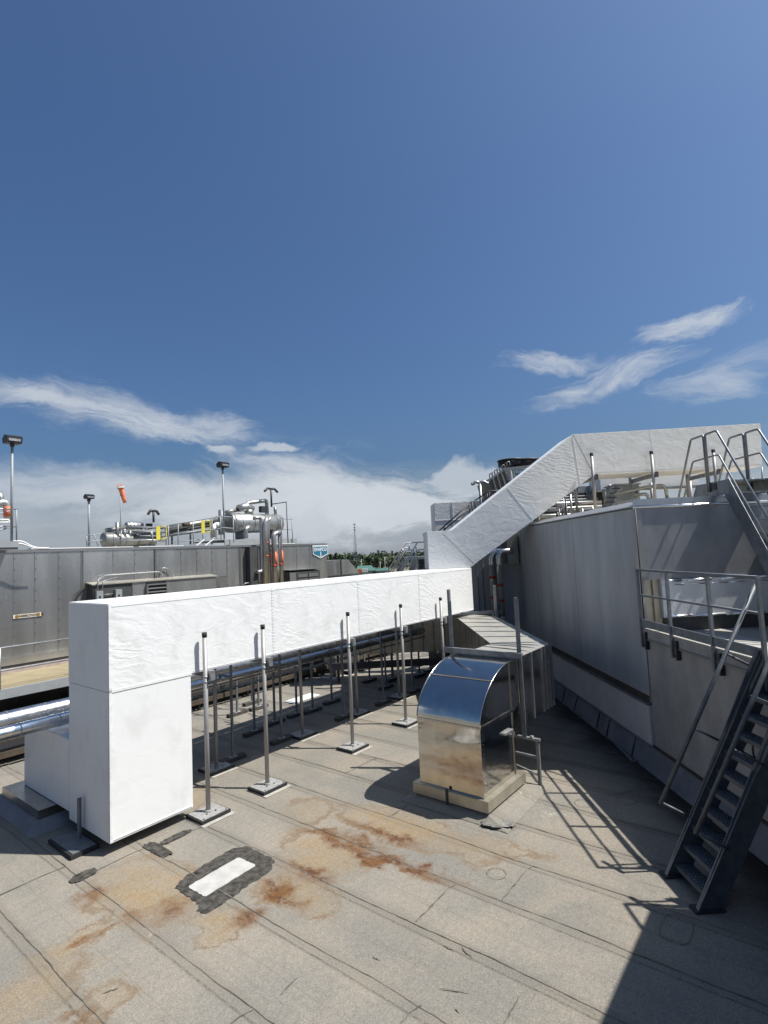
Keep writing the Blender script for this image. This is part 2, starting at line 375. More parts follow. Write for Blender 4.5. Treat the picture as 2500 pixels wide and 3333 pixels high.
    spots = g.m('MULTIPLY', g.step(g.noise(ab, 7.5, 3, .5), .70, .76), g.step(g.noise(ab, .7, 2, .5), .45, .6))
    c = g.mix(g.m('MULTIPLY', spots, .5), c, (.09, .085, .07))
    sc = g.noise(g.v('MULTIPLY', ab, (9, .8, 1)), 1.0, 5, .7, .8)
    c = g.mix(g.m('MULTIPLY', g.step(sc, .60, .74), .35), c, (.11, .10, .082))
    cc = g.mix(1.0, c, g.n('ShaderNodeCombineColor', ins={0: v_, 1: v_, 2: v_}).outputs[0], 'MULTIPLY')
    bn = g.n('ShaderNodeBump', ins={'Strength': .35, 'Distance': .02, 'Height': g.m('ADD', g.m('MULTIPLY', n3, .25), g.m('ADD', g.m('MULTIPLY', n4, .3), g.m('MULTIPLY', n1, 1.2)))})
    bs = g.n('ShaderNodeBsdfPrincipled', ins={'Base Color': cc, 'Roughness': .92, 'Specular IOR Level': .25, 'Normal': bn.outputs[0]})
    g.n('ShaderNodeOutputMaterial', ins={0: bs.outputs[0]})
    return mt
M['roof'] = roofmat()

# ================================================================ SETTING
make('far_ground', MB().box(-3000, 3000, -500, 4500, -9.0, -8.0), M['field'], loc=(0, 0, -8), kind='structure')
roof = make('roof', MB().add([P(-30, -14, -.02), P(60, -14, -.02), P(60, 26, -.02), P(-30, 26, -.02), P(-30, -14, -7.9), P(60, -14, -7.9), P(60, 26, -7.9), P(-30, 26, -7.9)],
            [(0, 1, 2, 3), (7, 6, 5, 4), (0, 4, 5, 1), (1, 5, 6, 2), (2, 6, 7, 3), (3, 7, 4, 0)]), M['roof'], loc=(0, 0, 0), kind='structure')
# rolls of roofing, each lapping over the next
A0, PW = 3.205, .862
for i in range(-7, 17):
    a0 = A0+i*PW
    w1 = random.uniform(0, 6)
    def lapf(s, t, a0=a0, w1=w1):
        b = -3+22.5*t
        e = .008*sin(b*2.1+w1)+.006*sin(b*5.3+w1*2)
        aa = a0-.01+(PW+.075)*s
        if s > .5: aa += e*(0 if s < 1 else 1)
        return P(aa, b, .0015+.0065*s+.002*sin(b*1.3+w1))
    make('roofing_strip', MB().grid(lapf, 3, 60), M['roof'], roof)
def seam(a_off, b0, b1, i, wd, step=.09):
    """run-out of bitumen along a lap"""
    a = A0+i*PW+.064+a_off; n = int((b1-b0)/step)
    rs = random.Random(i*7+int(b0*10)); pts = []
    off = 0
    for k in range(n+1):
        b = b0+(b1-b0)*k/n; off = off*.8+rs.uniform(-.006, .006)
        wv = .008*sin(b*2.1+i)+off; hw = wd*(.5+rs.random()*.9)
        pts.append((a+wv-hw, a+wv+hw, b))
    mb = MB(); vs = []
    for l, r, b in pts: vs += [P(l, b, .0125), P(r, b, .0125)]
    mb.add(vs, [(2*k, 2*k+1, 2*k+3, 2*k+2) for k in range(n)])
    return mb
for i in range(-6, 16):
    near = i < 5
    make('seam_bead', seam(-.067, -1.5, 17.5, i, .005 if near else .0065), M['bead'], roof)
def crosslap(a0, b0, a1, b1):
    mb = MB(); vs = []; rs = random.Random(int(a0*100)); n = 14
    for k in range(n+1):
        t = k/n; hw = .004+rs.random()*.006; o = rs.uniform(-.006, .006)
        if t > .85: o -= (t-.85)*.25
        vs += [P(a0+(a1-a0)*t, b0+(b1-b0)*t+o-hw, .0135), P(a0+(a1-a0)*t, b0+(b1-b0)*t+o+hw, .0135)]
    mb.add(vs, [(2*k, 2*k+1, 2*k+3, 2*k+2) for k in range(n)]); return mb
for c4 in ((1.5, 8.22, 3.2, 8.26), (3.22, 7.76, 4.06, 7.78), (4.96, 3.73, 5.78, 3.75), (5.80, 3.13, 6.64, 3.15), (6.66, 5.41, 7.36, 5.40), (3.24, 3.10, 4.09, 3.10), (2.36, 4.3, 3.2, 4.3), (6.66, 9.4, 7.5, 9.4), (4.1, 9.7, 4.9, 9.7), (7.52, 7.1, 8.36, 7.1), (4.1, 7.64, 4.9, 7.62)):
    make('cross_lap', crosslap(*c4), M['bead'], roof)
def blob(c, ra, rb, rot, seed, z=.015, n=36, jag=.10, e=1.0):
    """irregular flat patch, superellipse outline"""
    rs = random.Random(seed); vs = []
    for k in range(n):
        t = 2*pi*k/n; ct, st = cos(t), sin(t)
        r = (abs(ct)**e+abs(st)**e)**(-1/e)*(1+rs.uniform(-jag, jag))
        x, y = ra*r*ct, rb*r*st
        vs.append(P(c[0]+x*cos(rot)-y*sin(rot), c[1]+x*sin(rot)+y*cos(rot), z))
    return MB().prism(vs, (0, 0, .004))
def frame_blob(c, ra, rb, wa, wb, seed, jag):
    rs = random.Random(seed); vo = []; vi = []; n = 72
    for k in range(n):
        t = 2*pi*k/n; ct, st = cos(t), sin(t); e = 7
        r = (abs(ct)**e+abs(st)**e)**(-1/e)
        j = 1+rs.uniform(-jag, jag)
        vo.append(P(c[0]+ra*r*ct*j, c[1]+rb*r*st*j, .0165)); vi.append(P(c[0]+wa*r*ct, c[1]+wb*r*st, .0165))
    return MB().add(vo+vi, [(k, (k+1) % n, n+(k+1) % n, n+k) for k in range(n)])
def ring_rect(c, ra, rb, jag, seed, rot=0.0, cut=.0):
    rs = random.Random(seed); out = []
    cs = [(-ra+cut, -rb), (ra-cut, -rb), (ra, -rb+cut), (ra, rb-cut), (ra-cut, rb), (-ra+cut, rb), (-ra, rb-cut), (-ra, -rb+cut)]
    for k in range(8):
        (x0, y0), (x1, y1) = cs[k], cs[(k+1) % 8]; m_ = 14 if k % 2 == 0 else 3
        for j in range(m_):
            t = j/m_; x, y = x0+(x1-x0)*t+rs.uniform(-jag, jag), y0+(y1-y0)*t+rs.uniform(-jag, jag)
            out.append(P(c[0]+x*cos(rot)-y*sin(rot), c[1]+x*sin(rot)+y*cos(rot), .0))
    return out
pi_ = ring_rect((4.265, 6.235), .385, .178, .006, 4, .02, .02); po_ = ring_rect((4.28, 6.225), .63, .325, .028, 6, -.02, .10)
cpx = [(571, 2891), (600, 2858), (680, 2808), (760, 2764), (800, 2757), (850, 2778), (895, 2803), (882, 2838), (800, 2890), (735, 2938), (672, 2977), (643, 2968), (650, 2948), (610, 2918)]
rs = random.Random(31); po_ = []
for k in range(len(cpx)):
    a_, b_ = at_z(*cpx[k]), at_z(*cpx[(k+1) % len(cpx)])
    for j_ in range(6):
        p = a_.lerp(b_, j_/6); po_.append(p+D*rs.uniform(-.018, .018)+B*rs.uniform(-.018, .018))
make('white_patch', MB().prism([p+Zv*.013 for p in pi_], (0, 0, .007)), M['whitepatch'], roof)
make('mastic_border', MB().add([p+Zv*.0118 for p in po_], [tuple(range(len(po_)))]), M['mastic'], roof)
for (px, py, ra, rb, rt, sd, e) in ((512, 2768, .09, .28, .0, 11, 3.5), (573, 2727, .24, .07, .0, 12, 3), (272, 2853, .16, .10, .1, 13, 2.4), (1500, 2870, .0, .0, 0, 0, 2)):
    if ra: q = at_z(px, py); make('mastic_patch', blob((q.dot(D), q.dot(B)), ra, rb, rt, sd, .0155, 44, .12, e), M['mastic'], roof)
def outline(c, ra, rb, wd, seed, e=2.2):
    rs = random.Random(seed); n = 40; vs = []
    for k in range(n):
        t = 2*pi*k/n; ct, st = cos(t), sin(t); r = (abs(ct)**e+abs(st)**e)**(-1/e); h = wd*(.5+rs.random())
        vs += [P(c[0]+(ra-h)*r*ct, c[1]+(rb-h)*r*st, .0145), P(c[0]+(ra+h)*r*ct, c[1]+(rb+h)*r*st, .0145)]
    return MB().add(vs, [(2*k, 2*k+1, (2*k+3) % (2*n), (2*k+2) % (2*n)) for k in range(n)])
for (px, py, ra, rb, e) in ((1617, 2846, .115, .115, 2), (2203, 3027, .22, .14, 4), (2044, 2600, .2, .14, 4), (1900, 2617, .13, .13, 2)):
    q = at_z(px, py); make('patch_outline', outline((q.dot(D), q.dot(B)), ra, rb, .0035, int(px), e), M['bead'], roof)
for (px, py, px2, py2) in ((1970, 2590, 2120, 2560), (910, 3240, 970, 3180), (1430, 3215, 1530, 3230), (1500, 3080, 1540, 3120), (1210, 3110, 1240, 3124), (1480, 3280, 1500, 3292), (390, 3215, 330, 3232), (1640, 3330, 1690, 3240), (1440, 3075, 1480, 3094)):
    p, q = at_z(px, py, .014), at_z(px2, py2, .014); s_ = (q-p).cross(Zv).normalized()
    rs = random.Random(px); n = 7; vs = []
    for k in range(n+1):
        t = k/n; h = .006*sin(pi*t)*(.5+rs.random())+.0008; o = rs.uniform(-.008, .008)
        vs += [p.lerp(q, t)+s_*(o-h), p.lerp(q, t)+s_*(o+h)]
    make('scuff_mark', MB().add(vs, [(2*k, 2*k+1, 2*k+3, 2*k+2) for k in range(n)]), M['bead'], roof)

# ================================================================ WHITE DUCT
BF, BK = 7.958, 9.285; ZB, ZT = 2.215, 3.455
duct = thing('insulated_duct', P(3.66, 8.6, .0), 'huge white lagged duct rising from its drop box and climbing over the grey wall', 'duct')
WR = M['wrap']
make('drop_box', MB().box(3.655, 4.945, BF+.004, BK-.004, .165, ZB+.01, P), M['wraps'], duct, bevel=.012)
make('side_box', MB().box(3.659, 4.94, BK-.01, 11.13, .27, 1.36, P), M['wraps'], duct, bevel=.012)
run = MB().box(3.651, 14.08, BF, BK, ZB, ZT, P)
make('horizontal_run', run, WR, duct, bevel=.012)
VE = 15.9; TH = 1.22
def prof(pts, v0, th, name, **k):
    return make(name, MB().prism([Q(u, v0, z) for u, z in pts], V*th), WR, duct, **k)
prof([(1.6, 3.46), (2.83, 3.46), (3.0, 3.58), (2.33, 4.567), (1.6, 4.567)], VE, TH, 'elbow', bevel=.01)
prof([(2.985, 3.575), (6.66, 6.025), (6.11, 7.27), (2.318, 4.56)], VE+.003, TH-.006, 'inclined_run', bevel=.01)
prof([(6.66, 6.02), (11.75, 6.08), (11.82, 7.375), (6.105, 7.272)], VE-.001, TH, 'upper_run', bevel=.01)
make('curb', MB().box(3.40, 4.2, 9.75, 11.35, .14, .27, P), M['steelb'], duct)
make('curb_flashing', MB().hexa([P(3.2, 9.5, .005), P(4.3, 9.5, .005), P(4.3, 11.6, .005), P(3.2, 11.6, .005), P(3.44, 9.78, .145), P(4.2, 9.78, .145), P(4.2, 11.32, .145), P(3.44, 11.32, .145)]), M['flash'], duct)
# stitched seams and lap lines, slightly proud
for a in (6.62, 9.02, 11.35):
    make('seam_lip', MB().box(a, a+.03, BF-.0035, BF+.01, ZB+.01, ZT-.005, P), WR, duct)
    st = MB()
    for k in range(22):
        z = ZB+.04+k*.054; st.box(a-.012, a+.05, BF-.0075, BF-.004, z, z+.006, P)
    make('stitches', st, WR, duct)['kind'] = 'stuff'
make('seam_lip', MB().box(3.66, 4.95, BF-.005, BF+.01, ZB-.01, ZB+.03, P), WR, duct)
make('seam_lip', MB().box(3.66, 3.70, BF-.005, BF+.01, .18, ZT-.01, P), WR, duct)
make('seam_lip', MB().box(3.68, 4.93, BF-.004, BF+.01, .20, .215, P), WR, duct)
make('seam_lip', MB().box(4.98, 14.05, BF-.005, BF+.01, ZB+.03, ZB+.045, P), WR, duct)
make('seam_lip', MB().box(3.68, 14.05, BF-.004, BF+.01, ZT-.05, ZT-.035, P), WR, duct)
def uvline(p, q, wd, v=VE-.006):
    d = Vector((q[0]-p[0], q[1]-p[1])).normalized()*wd; n = (-d.y, d.x)
    return MB().prism([Q(p[0]+n[0], v, p[1]+n[1]), Q(q[0]+n[0], v, q[1]+n[1]), Q(q[0]-n[0], v, q[1]-n[1]), Q(p[0]-n[0], v, p[1]-n[1])], V*.02)
for p_, q_ in (((2.08, 4.5), (2.93, 3.6)), ((4.05, 5.74), (4.72, 4.80)), ((6.09, 7.2), (6.22, 5.78)), ((8.42, 7.28), (8.55, 6.07)), ((6.7, 6.10), (11.7, 6.15))):
    make('seam_lip', uvline(p_, q_, .008, VE-.004), WR, duct)
# ------------------------------------------------ pipe supports of the duct
def pad(t, c, h=.31):
    a, b = c
    make('protection_sheet', MB().box(a-h-.015, a+h+.03, b-h-.04, b+h*.86, .009, .015, P), M['padsheet'], t)
    make('rubber_pad', MB().box(a-h, a+h, b-h*.85, b+h*.85, .0155, .062, P), M['black'], t)
    make('base_plate', MB().box(a-h+.025, a+h-.025, b-h*.85+.025, b+h*.85-.025, .0625, .072, P), M['plate'], t)
    bl = MB()
    for sa in (-1, 1):
        for sb in (-1, 1): bl.tube([P(a+sa*.08, b+sb*.08, .072), P(a+sa*.08, b+sb*.08, .088)], .012, 6)
        bl.tube([P(a+sa*(h-.06), b-h*.7, .072), P(a+sa*(h-.06), b-h*.7, .083)], .011, 6)
    make('bolts', bl, M['darkmetal'], t)['kind'] = 'stuff'
def post(t, c, ztop, r=.036, m=None):
    a, b = c; la, lb_ = random.uniform(-.012, .012), random.uniform(-.006, .006)
    make('post', MB().tube([P(a, b, .072), P(a+la, b+lb_, ztop-.06)], r, 14), m or M['pvc'], t)
    make('post_cap', MB().tube([P(a+la, b+lb_, ztop-.075), P(a+la, b+lb_, ztop)], r+.004, 14), M['black'], t)
    make('post_foot', MB().tube([P(a, b, .0725), P(a, b, .10)], r+.018, 14), M['plate'], t)
    make('clamp', MB().tube([P(a, b, ZB-.16), P(a, b, ZB-.13)], r+.008, 14).tube([P(a, b, ZB-.08), P(a, b, ZB-.05)], r+.008, 14), M['galv'], t)
names = ['galvanised H-shaped stand nearest the drop box of the white duct', 'pipe stand on square black feet, second from the drop box', 'middle pipe stand under the long white duct',
         'pipe stand under the white duct, second from the bend', 'pipe stand under the white duct beside the curved metal hood']
def stand(a, zt, lab, h=.26):
    t = thing('duct_stand', P(a, BF-.1, 0), lab, 'pipe stand', 'stands carrying the white duct')
    for b_ in (7.845, 9.35):
        pad(t, (a, b_), h); post(t, (a, b_), zt if b_ < 8 else ZB+.5)
    make('cross_strut', MB().bar(P(a+.055, 7.78, ZB-.04), P(a+.055, 9.43, ZB-.04), .045, .07), M['galv'], t)
    make('strut_bracket', MB().box(a+.03, a+.11, 7.74, 7.83, ZB-.12, ZB+.03, P), M['galv'], t)
    return t
for a, zt, lab in zip((5.13, 6.31, 8.54, 10.40, 12.15), (2.855, 2.825, 2.795, 2.77, 2.77), names): stand(a, zt, lab)
t = thing('angle_stand', P(3.5, 8.6, 0), 'short steel angle post on a black pad beside the drop box foot', 'pipe stand')
q = at_z(262, 2680); qa, qb = q.dot(D), q.dot(B); qa, qb = 3.50, 8.68
make('rubber_pad', MB().box(qa-.20, qa+.18, qb-.36, qb+.42, .0155, .065, P), M['black'], t)
make('base_plate', MB().box(qa-.17, qa+.15, qb-.33, qb+.39, .0655, .075, P), M['galvd'], t)
make('angle_post', MB().box(qa+.07, qa+.13, qb+.10, qb+.108, .075, .62, P).box(qa+.07, qa+.078, qb+.04, qb+.10, .075, .62, P), M['galvd'], t)
# small strut stands under the piping
def small_stand(a, b, zt, first=None, lab=None):
    if first:
        c = copy_tree(first, None, P(a, b, 0)); c['label'] = lab; return c
    t = thing('strut_stand', P(a, b, 0), 'thin strut stand on a black block foot in the shade under the white duct', 'pipe stand', 'thin strut stands under the piping')
    make('foot_block', MB().box(a-.28, a+.28, b-.07, b+.07, .012, .085, P), M['wood'], t)
    make('base_plate', MB().box(a-.08, a+.08, b-.055, b+.055, .0855, .094, P), M['plate'], t)
    make('post', MB().box(a-.021, a+.021, b-.021, b+.021, .094, zt, P), M['galvd'], t)
    make('post_cap', MB().box(a-.024, a+.024, b-.024, b+.024, zt-.05, zt+.004, P), M['black'], t)
    make('arm', MB().box(a-.015, a+.015, b-.02, b+.42, zt-.32, zt-.28, P), M['galvd'], t)
    return t
fs = small_stand(6.77, 9.47, 1.95)
fs['label'] = 'thin black-footed strut stand, first from the drop box in the row nearest the white duct'
ORD = ['first', 'second', 'third', 'fourth', 'fifth', 'sixth', 'seventh', 'eighth', 'ninth', 'tenth']
for row, k0, where in ((((8.04, 9.47), (9.97, 9.40), (11.45, 9.35), (12.74, 9.30)), 1, 'in the row nearest the white duct'),
        (((8.06, 10.43), (8.78, 10.58), (9.52, 10.61), (9.97, 10.5), (10.81, 10.63), (12.77, 10.3), (13.64, 10.72), (14.5, 10.3), (15.27, 10.4)), 0, 'in the row behind the clad pipe'),
        (((8.79, 12.06), (9.44, 12.01), (9.67, 12.58), (13.2, 11.3), (14.37, 12.5)), 0, 'in the far loose row by the walkway')):
    for k, (a, b) in enumerate(row):
        small_stand(a, b, 1.9, fs, 'thin strut stand, %s from the drop box %s' % (ORD[k+k0], where))
# ------------------------------------------------ clad pipes behind the duct
def pipe_bands(mb_pts, r, parent, every=.9, m=None):
    p, q = Vector(mb_pts[0]), Vector(mb_pts[1]); n = max(1, int((q-p).length/every)); d = (q-p).normalized()
    for k in range(n):
        c = p+d*(k+.5)*(q-p).length/n
        make('band', MB().tube([c-d*.008, c+d*.008], r+.004, 14), m or M['sheathd'], parent)
for b, z, r, lab in ((10.42, 1.60, .14, 'upper of the two bright metal clad pipes passing behind the drop box'), (9.84, 1.545, .10, 'lower and slimmer of the two bright metal clad pipes behind the drop box')):
    t = thing('clad_pipe', P(0, b, z), lab, 'pipe', 'pair of clad pipes behind the white duct')
    make('pipe_run', MB().tube([P(-8, b, z), P(16.4, b, z)], r, 20), M['sheath'], t)
    pipe_bands([P(-1, b, z), P(4, b, z)], r, t, .55)
t = thing('conduit_run', P(5, 9.75, 1.38), 'thin grey conduit running just below the clad pipe under the duct', 'conduit')
make('conduit', MB().tube([P(5, 9.75, 1.36), P(15.5, 9.75, 1.36)], .018, 8), M['galvd'], t)
make('conduit', MB().tube([P(4.8, 8.7, 2.10), P(14.0, 8.7, 2.10)], .03, 8), M['galvd'], t)

# ================================================================ EXHAUST HOOD
hood = thing('exhaust_hood', P(7.35, 4.75, 0), 'shiny stainless gooseneck exhaust hood with curved top standing on a roof curb', 'exhaust hood')
HB0, HB1, HA = 4.165, 5.31, 7.354
make('curb_cap', MB().prism([P(7.30, 4.075, .13), P(8.62, 4.075, .13), P(8.62, 5.43, .13), P(7.30, 5.43, .13)], (0, 0, .165)), M['duststeel'], hood, bevel=.006)
make('cap_clip', MB().box(7.285, 7.302, 4.76, 4.80, .10, .33, P), M['darkmetal'], hood)
make('curb_base', MB().prism([P(7.35, 4.12, 0), P(8.57, 4.12, 0), P(8.57, 5.38, 0), P(7.35, 5.38, 0)], (0, 0, .135)), M['flash'], hood)
make('curb_flashing', MB().hexa([P(7.17, 3.72, .012), P(8.95, 3.80, .012), P(8.95, 5.7, .012), P(7.17, 5.6, .012), P(7.34, 4.11, .10), P(8.58, 4.11, .10), P(8.58, 5.39, .10), P(7.34, 5.39, .10)]), M['roof'], hood)
q = at_z(1630, 2690)
make('mastic_lump', blob((q.dot(D)-.02, q.dot(B)+.03), .12, .25, 0.5, 21, .045, 40, .12, 2.2), M['greymastic'], hood)
prof_h = [(7.354, .295), (7.354, 1.335)]
for k in range(1, 15):
    t_ = k/14*pi/2
    prof_h.append((7.354+1.10*(1-cos(t_))**.92, 1.335+.765*sin(t_)**1.12))
prof_h += [(8.74, 2.10), (8.74, 1.36), (8.50, 1.30), (8.50, .295)]
def hoodshell(pts, b0, b1, nm, m, smooth_rng):
    n = len(pts); mb = MB()
    vs = [P(a, b0, z) for a, z in pts]+[P(a, b1, z) for a, z in pts]
    mb.add(vs, [(i, (i+1) % n, n+(i+1) % n, n+i) for i in range(n)])
    for i in smooth_rng: mb.sm[i] = True
    return make(nm, mb, m, hood)
nn = len(prof_h)
hoodshell(prof_h, HB0+.004, HB1-.004, 'shell', M['steel'], range(1, 16))
for b_, nm in ((HB0, 'cheek'), (HB1-.006, 'cheek')):
    make(nm, MB().prism([P(a, b_, z) for a, z in prof_h], B*.006), M['steel'], hood)
edge = MB()
for b_ in (HB0-.004, HB1+.004): edge.tube([P(a-.004, b_, z+.004) for a, z in prof_h[1:18]], .008, 6)
make('rim', edge, M['steelb'], hood)
make('seam_rib', MB().box(HA-.012, HA+.004, HB0-.008, HB1+.008, 1.305, 1.325, P), M['steelb'], hood)
make('seam_rib', MB().box(HA-.01, 8.52, HB0-.018, HB0+.002, 1.30, 1.335, P), M['steelb'], hood)
ai, zi = prof_h[9]
make('seam_rib', MB().bar(P(ai, HB0-.008, zi+.008), P(ai, HB1+.008, zi+.008), .022, .016), M['steelb'], hood)
make('seam_rib', MB().box(8.42, 8.44, HB0-.014, HB0+.002, .30, 2.09, P), M['steelb'], hood)
rv = MB()
for k in range(14): rv.tube([P(7.42, HB0-.006, .36+k*.07), P(7.42, HB0+.001, .36+k*.07)], .006, 6)
for k in range(14): rv.tube([P(HA-.006, HB0+.05+k*.08, 1.29), P(HA+.002, HB0+.05+k*.08, 1.29)], .006, 6)
make('rivets', rv, M['steelb'], hood)['kind'] = 'stuff'
make('nozzle_bracket', MB().box(8.05, 8.35, HB0-.05, HB0, 1.02, 1.05, P), M['galv'], hood)
# duct behind the hood, mitred 45 degrees along the wall
DT, DB = 2.092, .93
o1 = P(8.74, 4.205, 0); o2 = P(10.36, 4.235, 0); i1 = P(8.74, 5.285, 0); i2 = P(9.93, 5.27, 0)
dr = (V*1.0)
o3 = o2+dr*4.62; i3 = i2+dr*5.6
for nm, pl in (('straight_duct', [o1, o2, i2, i1]), ('angled_duct', [o2, o3, i3, i2])):
    make(nm, MB().prism([p+Zv*DB for p in pl], (0, 0, DT-DB-.004)), M['steelb'], hood)
    make('duct_lid', MB().prism([p+Zv*(DT-.004) for p in pl], (0, 0, .004)), M['ductop'], hood)
for k, s_ in enumerate((.12, .30, .52, .78, .98)):    # standing seams on the lid
    pass
ribs = [(P(8.78, 4.2, 0), P(8.78, 5.29, 0)), (P(9.12, 4.2, 0), P(9.12, 5.29, 0)), (P(9.46, 4.2, 0), P(9.60, 5.28, 0)), (P(9.85, 4.21, 0), P(9.80, 5.27, 0)), (P(10.15, 4.22, 0), i2), (o2+V*.18-U*.01, i2+V*.06)]
for k in range(1, 6): ribs.append((o2+V*(.18+.74*k)-U*.0, i2+V*(.06+.82*k)))
for p, q in ribs:
    mid = (p+q)/2+Zv*.02
    make('standing_seam', MB().tube([p+Zv*(DT-.004), p.lerp(q, .25)+Zv*(DT+.004), mid+Zv*(DT-.012), p.lerp(q, .75)+Zv*(DT+.004), q+Zv*(DT-.004)], .014, 6), M['galvd'], hood)
for a in (9.0, 9.42, 9.88, 10.06, 10.22, 10.35):
    make('standing_seam', MB().box(a, a+.014, 4.196, 4.236, DB-.004, DT, P), M['galv'], hood)
for k in range(5):
    c = o2+V*(.45+.9*k)
    make('standing_seam', MB().bar(c+Zv*DB+U*.004, c+Zv*DT+U*.004, .014, .02, V), M['galvd'], hood)
    c = i2+V*(.45+.9*k)
    make('standing_seam', MB().bar(c+Zv*DB-U*.004, c+Zv*DT-U*.004, .014, .02, V), M['galvd'], hood)
# strut frame holding the hood duct
fr = thing('channel_frame', P(8.8, 4.8, 0), 'galvanised channel frame straddling the duct behind the curved hood', 'strut frame')
make('upright', MB().box(8.77, 8.83, 4.13, 4.17, .80, 3.13, P).box(8.77, 8.776, 4.09, 4.13, .80, 3.13, P), M['galvd'], fr)
make('upright', MB().box(8.77, 8.83, 5.47, 5.51, .0, 3.26, P).box(8.77, 8.776, 5.43, 5.47, .0, 3.05, P), M['galvd'], fr)
make('crossbar', MB().box(8.71, 8.77, 4.06, 5.60, 2.15, 2.20, P).box(8.70, 8.706, 4.06, 5.60, 2.10, 2.20, P), M['galvd'], fr)
make('beam', MB().box(8.80, 8.86, 3.88, 5.6, .75, .79, P), M['galv'], fr)
make('leg', MB().box(8.80, 8.85, 3.90, 3.95, .012, .75, P), M['galvd'], fr)
make('brace', MB().bar(P(8.83, 3.95, .48), P(8.83, 4.75, .50), .04, .04), M['galvd'], fr)
make('brace', MB().bar(P(8.83, 3.95, .20), P(8.83, 4.6, .34), .03, .02), M['galv'], fr)
make('bolt', MB().tube([P(8.83, 4.02, .79), P(8.83, 4.02, .82)], .03, 10), M['galv'], fr)
fr2 = thing('channel_frame', Q(4.1, 15.2, 0), 'pale channel upright beside the clad pipes where the white duct turns', 'strut frame')
q = at_v(1608, 1905, 15.3); u0 = q.dot(U)
make('upright', MB().box(u0-.03, u0+.04, 15.25, 15.33, 0, q.z, Q), M['galv'], fr2)
make('upright', MB().box(u0+.12, u0+.16, 15.4, 15.45, 0, q.z-.1, Q), M['darkmetal'], fr2)
make('arm', MB().box(1.0, u0+.2, 15.34, 15.40, 2.16, 2.24, Q), M['galvd'], fr2)

# ================================================================ RIGHT-HAND BUILDING
WU, VC, VF = 4.78, 9.75, 17.45
bld = thing('plant_building', Q(WU, 10, 0), 'grey metal and render clad plant building filling the right side', 'building')
make('end_wall', MB().box(WU-.004, WU+.06, VC, VF, 1.14, 4.60, Q), M['zincwall'], bld)
make('core', MB().box(WU+.062, 26, VC+.5, VF-.01, -.2, 4.45, Q), M['cladd'], bld)
make('front_wall', MB().box(WU, 26, VC-.03, VC+.04, 3.30, 4.62, Q), M['zincdark'], bld)
make('corner_trim', MB().box(WU-.012, WU+.09, VC-.04, VC-.025, 3.36, 4.6, Q).box(WU-.016, WU-.004, VC-.045, VC+.06, 2.5, 4.6, Q), M['clade'], bld)
make('corner_bead', MB().tube([Q(WU-.02, VC-.05, 2.3), Q(WU-.02, VC-.05, 4.6)], .012, 8), M['darkmetal'], bld)
make('roof_cap', MB().prism([Q(WU-.05, VC-.06, 4.62), Q(WU+.30, VC+.2, 4.75), Q(WU+.30, VF, 4.75), Q(WU-.05, VF, 4.62), Q(WU-.05, VF, 4.60), Q(WU-.05, VC-.06, 4.60)][:4], (0, 0, .02)), M['cap'], bld)
make('roof_cap', MB().box(WU-.05, 26, VC-.044, VC-.031, 4.645, 4.75, Q).box(WU-.05, 26, VC-.031, VC+.2, 4.745, 4.76, Q), M['cap'], bld)
make('trim_bead', MB().tube([Q(WU-.04, VC-.034, 4.615), Q(7.2, VC-.034, 4.615)], .028, 24), M['glint'], bld)
make('trim_bead', MB().tube([Q(7.3, VC-.034, 4.615), Q(26, VC-.034, 4.615)], .028, 24), M['glint'], bld)
make('upper_roof', MB().box(WU+.28, 26, VC+.15, 30, 4.55, 4.70, Q), M['sandroof'], bld)
for v_ in (15.95, 12.9):
    make('panel_joint', MB().box(WU-.007, WU+.01, v_, v_+.012, 1.3, 4.58, Q), M['jointm'], bld)
make('dark_skirt', MB().box(WU-.01, WU+.05, VC+.01, VF, 1.14, 1.26, Q), M['brownsteel'], bld)
make('skirt_trim', MB().box(WU-.06, WU, VC, VF, 1.10, 1.14, Q), M['clade'], bld)
make('skirt_panel', MB().box(WU-.035, WU+.05, VC, VF, .42, 1.10, Q), M['band'], bld)
make('skirt_trim', MB().box(WU-.06, WU, VC, VF, .385, .42, Q), M['cap'], bld)
make('wall_base', MB().hexa([Q(WU-.16, 2, .004), Q(WU+.1, 2, .004), Q(WU+.1, VF, .004), Q(WU-.16, VF, .004), Q(WU-.02, 2, .42), Q(WU+.1, 2, .42), Q(WU+.1, VF, .42), Q(WU-.02, VF, .42)]), M['flash'], bld)
# lower roof with render-faced parapet
make('parapet_wall', MB().box(WU, WU+.25, 2.0, VC-.05, .42, 2.28, Q), M['stucco'], bld)
make('parapet_fascia', MB().box(WU-.03, WU+.28, 2.0, VC-.05, 2.28, 2.46, Q), M['stucco'], bld)
make('parapet_drip', MB().box(WU-.05, WU-.01, 2.0, VC-.05, 2.26, 2.285, Q), M['clade'], bld)
make('wall_drip', MB().box(WU-.045, WU+.02, 2.0, VC-.05, .40, .43, Q), M['brownsteel'], bld)
make('lower_roof', MB().box(WU+.27, 26, 2.0, VC+.45, 2.20, 2.38, Q), M['paleroof'], bld)
make('recess_jamb', MB().box(WU+.02, WU+.38, VC+.02, VC+.12, 2.38, 3.30, Q).box(WU+.2, WU+.24, VC-.02, VC+.04, 2.38, 3.30, Q), M['duststeel'], bld)
make('recess_panel', MB().box(WU+.34, 26, VC-.06, VC+.2, 2.62, 3.295, Q), mat('bright_recess_panel', (.78, .80, .82), .35, .35, (.90, .92, .94), 2.0, (1, 1, .7), .6, bump=.3, bscale=3, rvar=.1), bld)
make('recess_kick', MB().box(WU+.36, 26, VC-.02, VC+.34, 2.38, 2.62, Q), M['cladd'], bld)
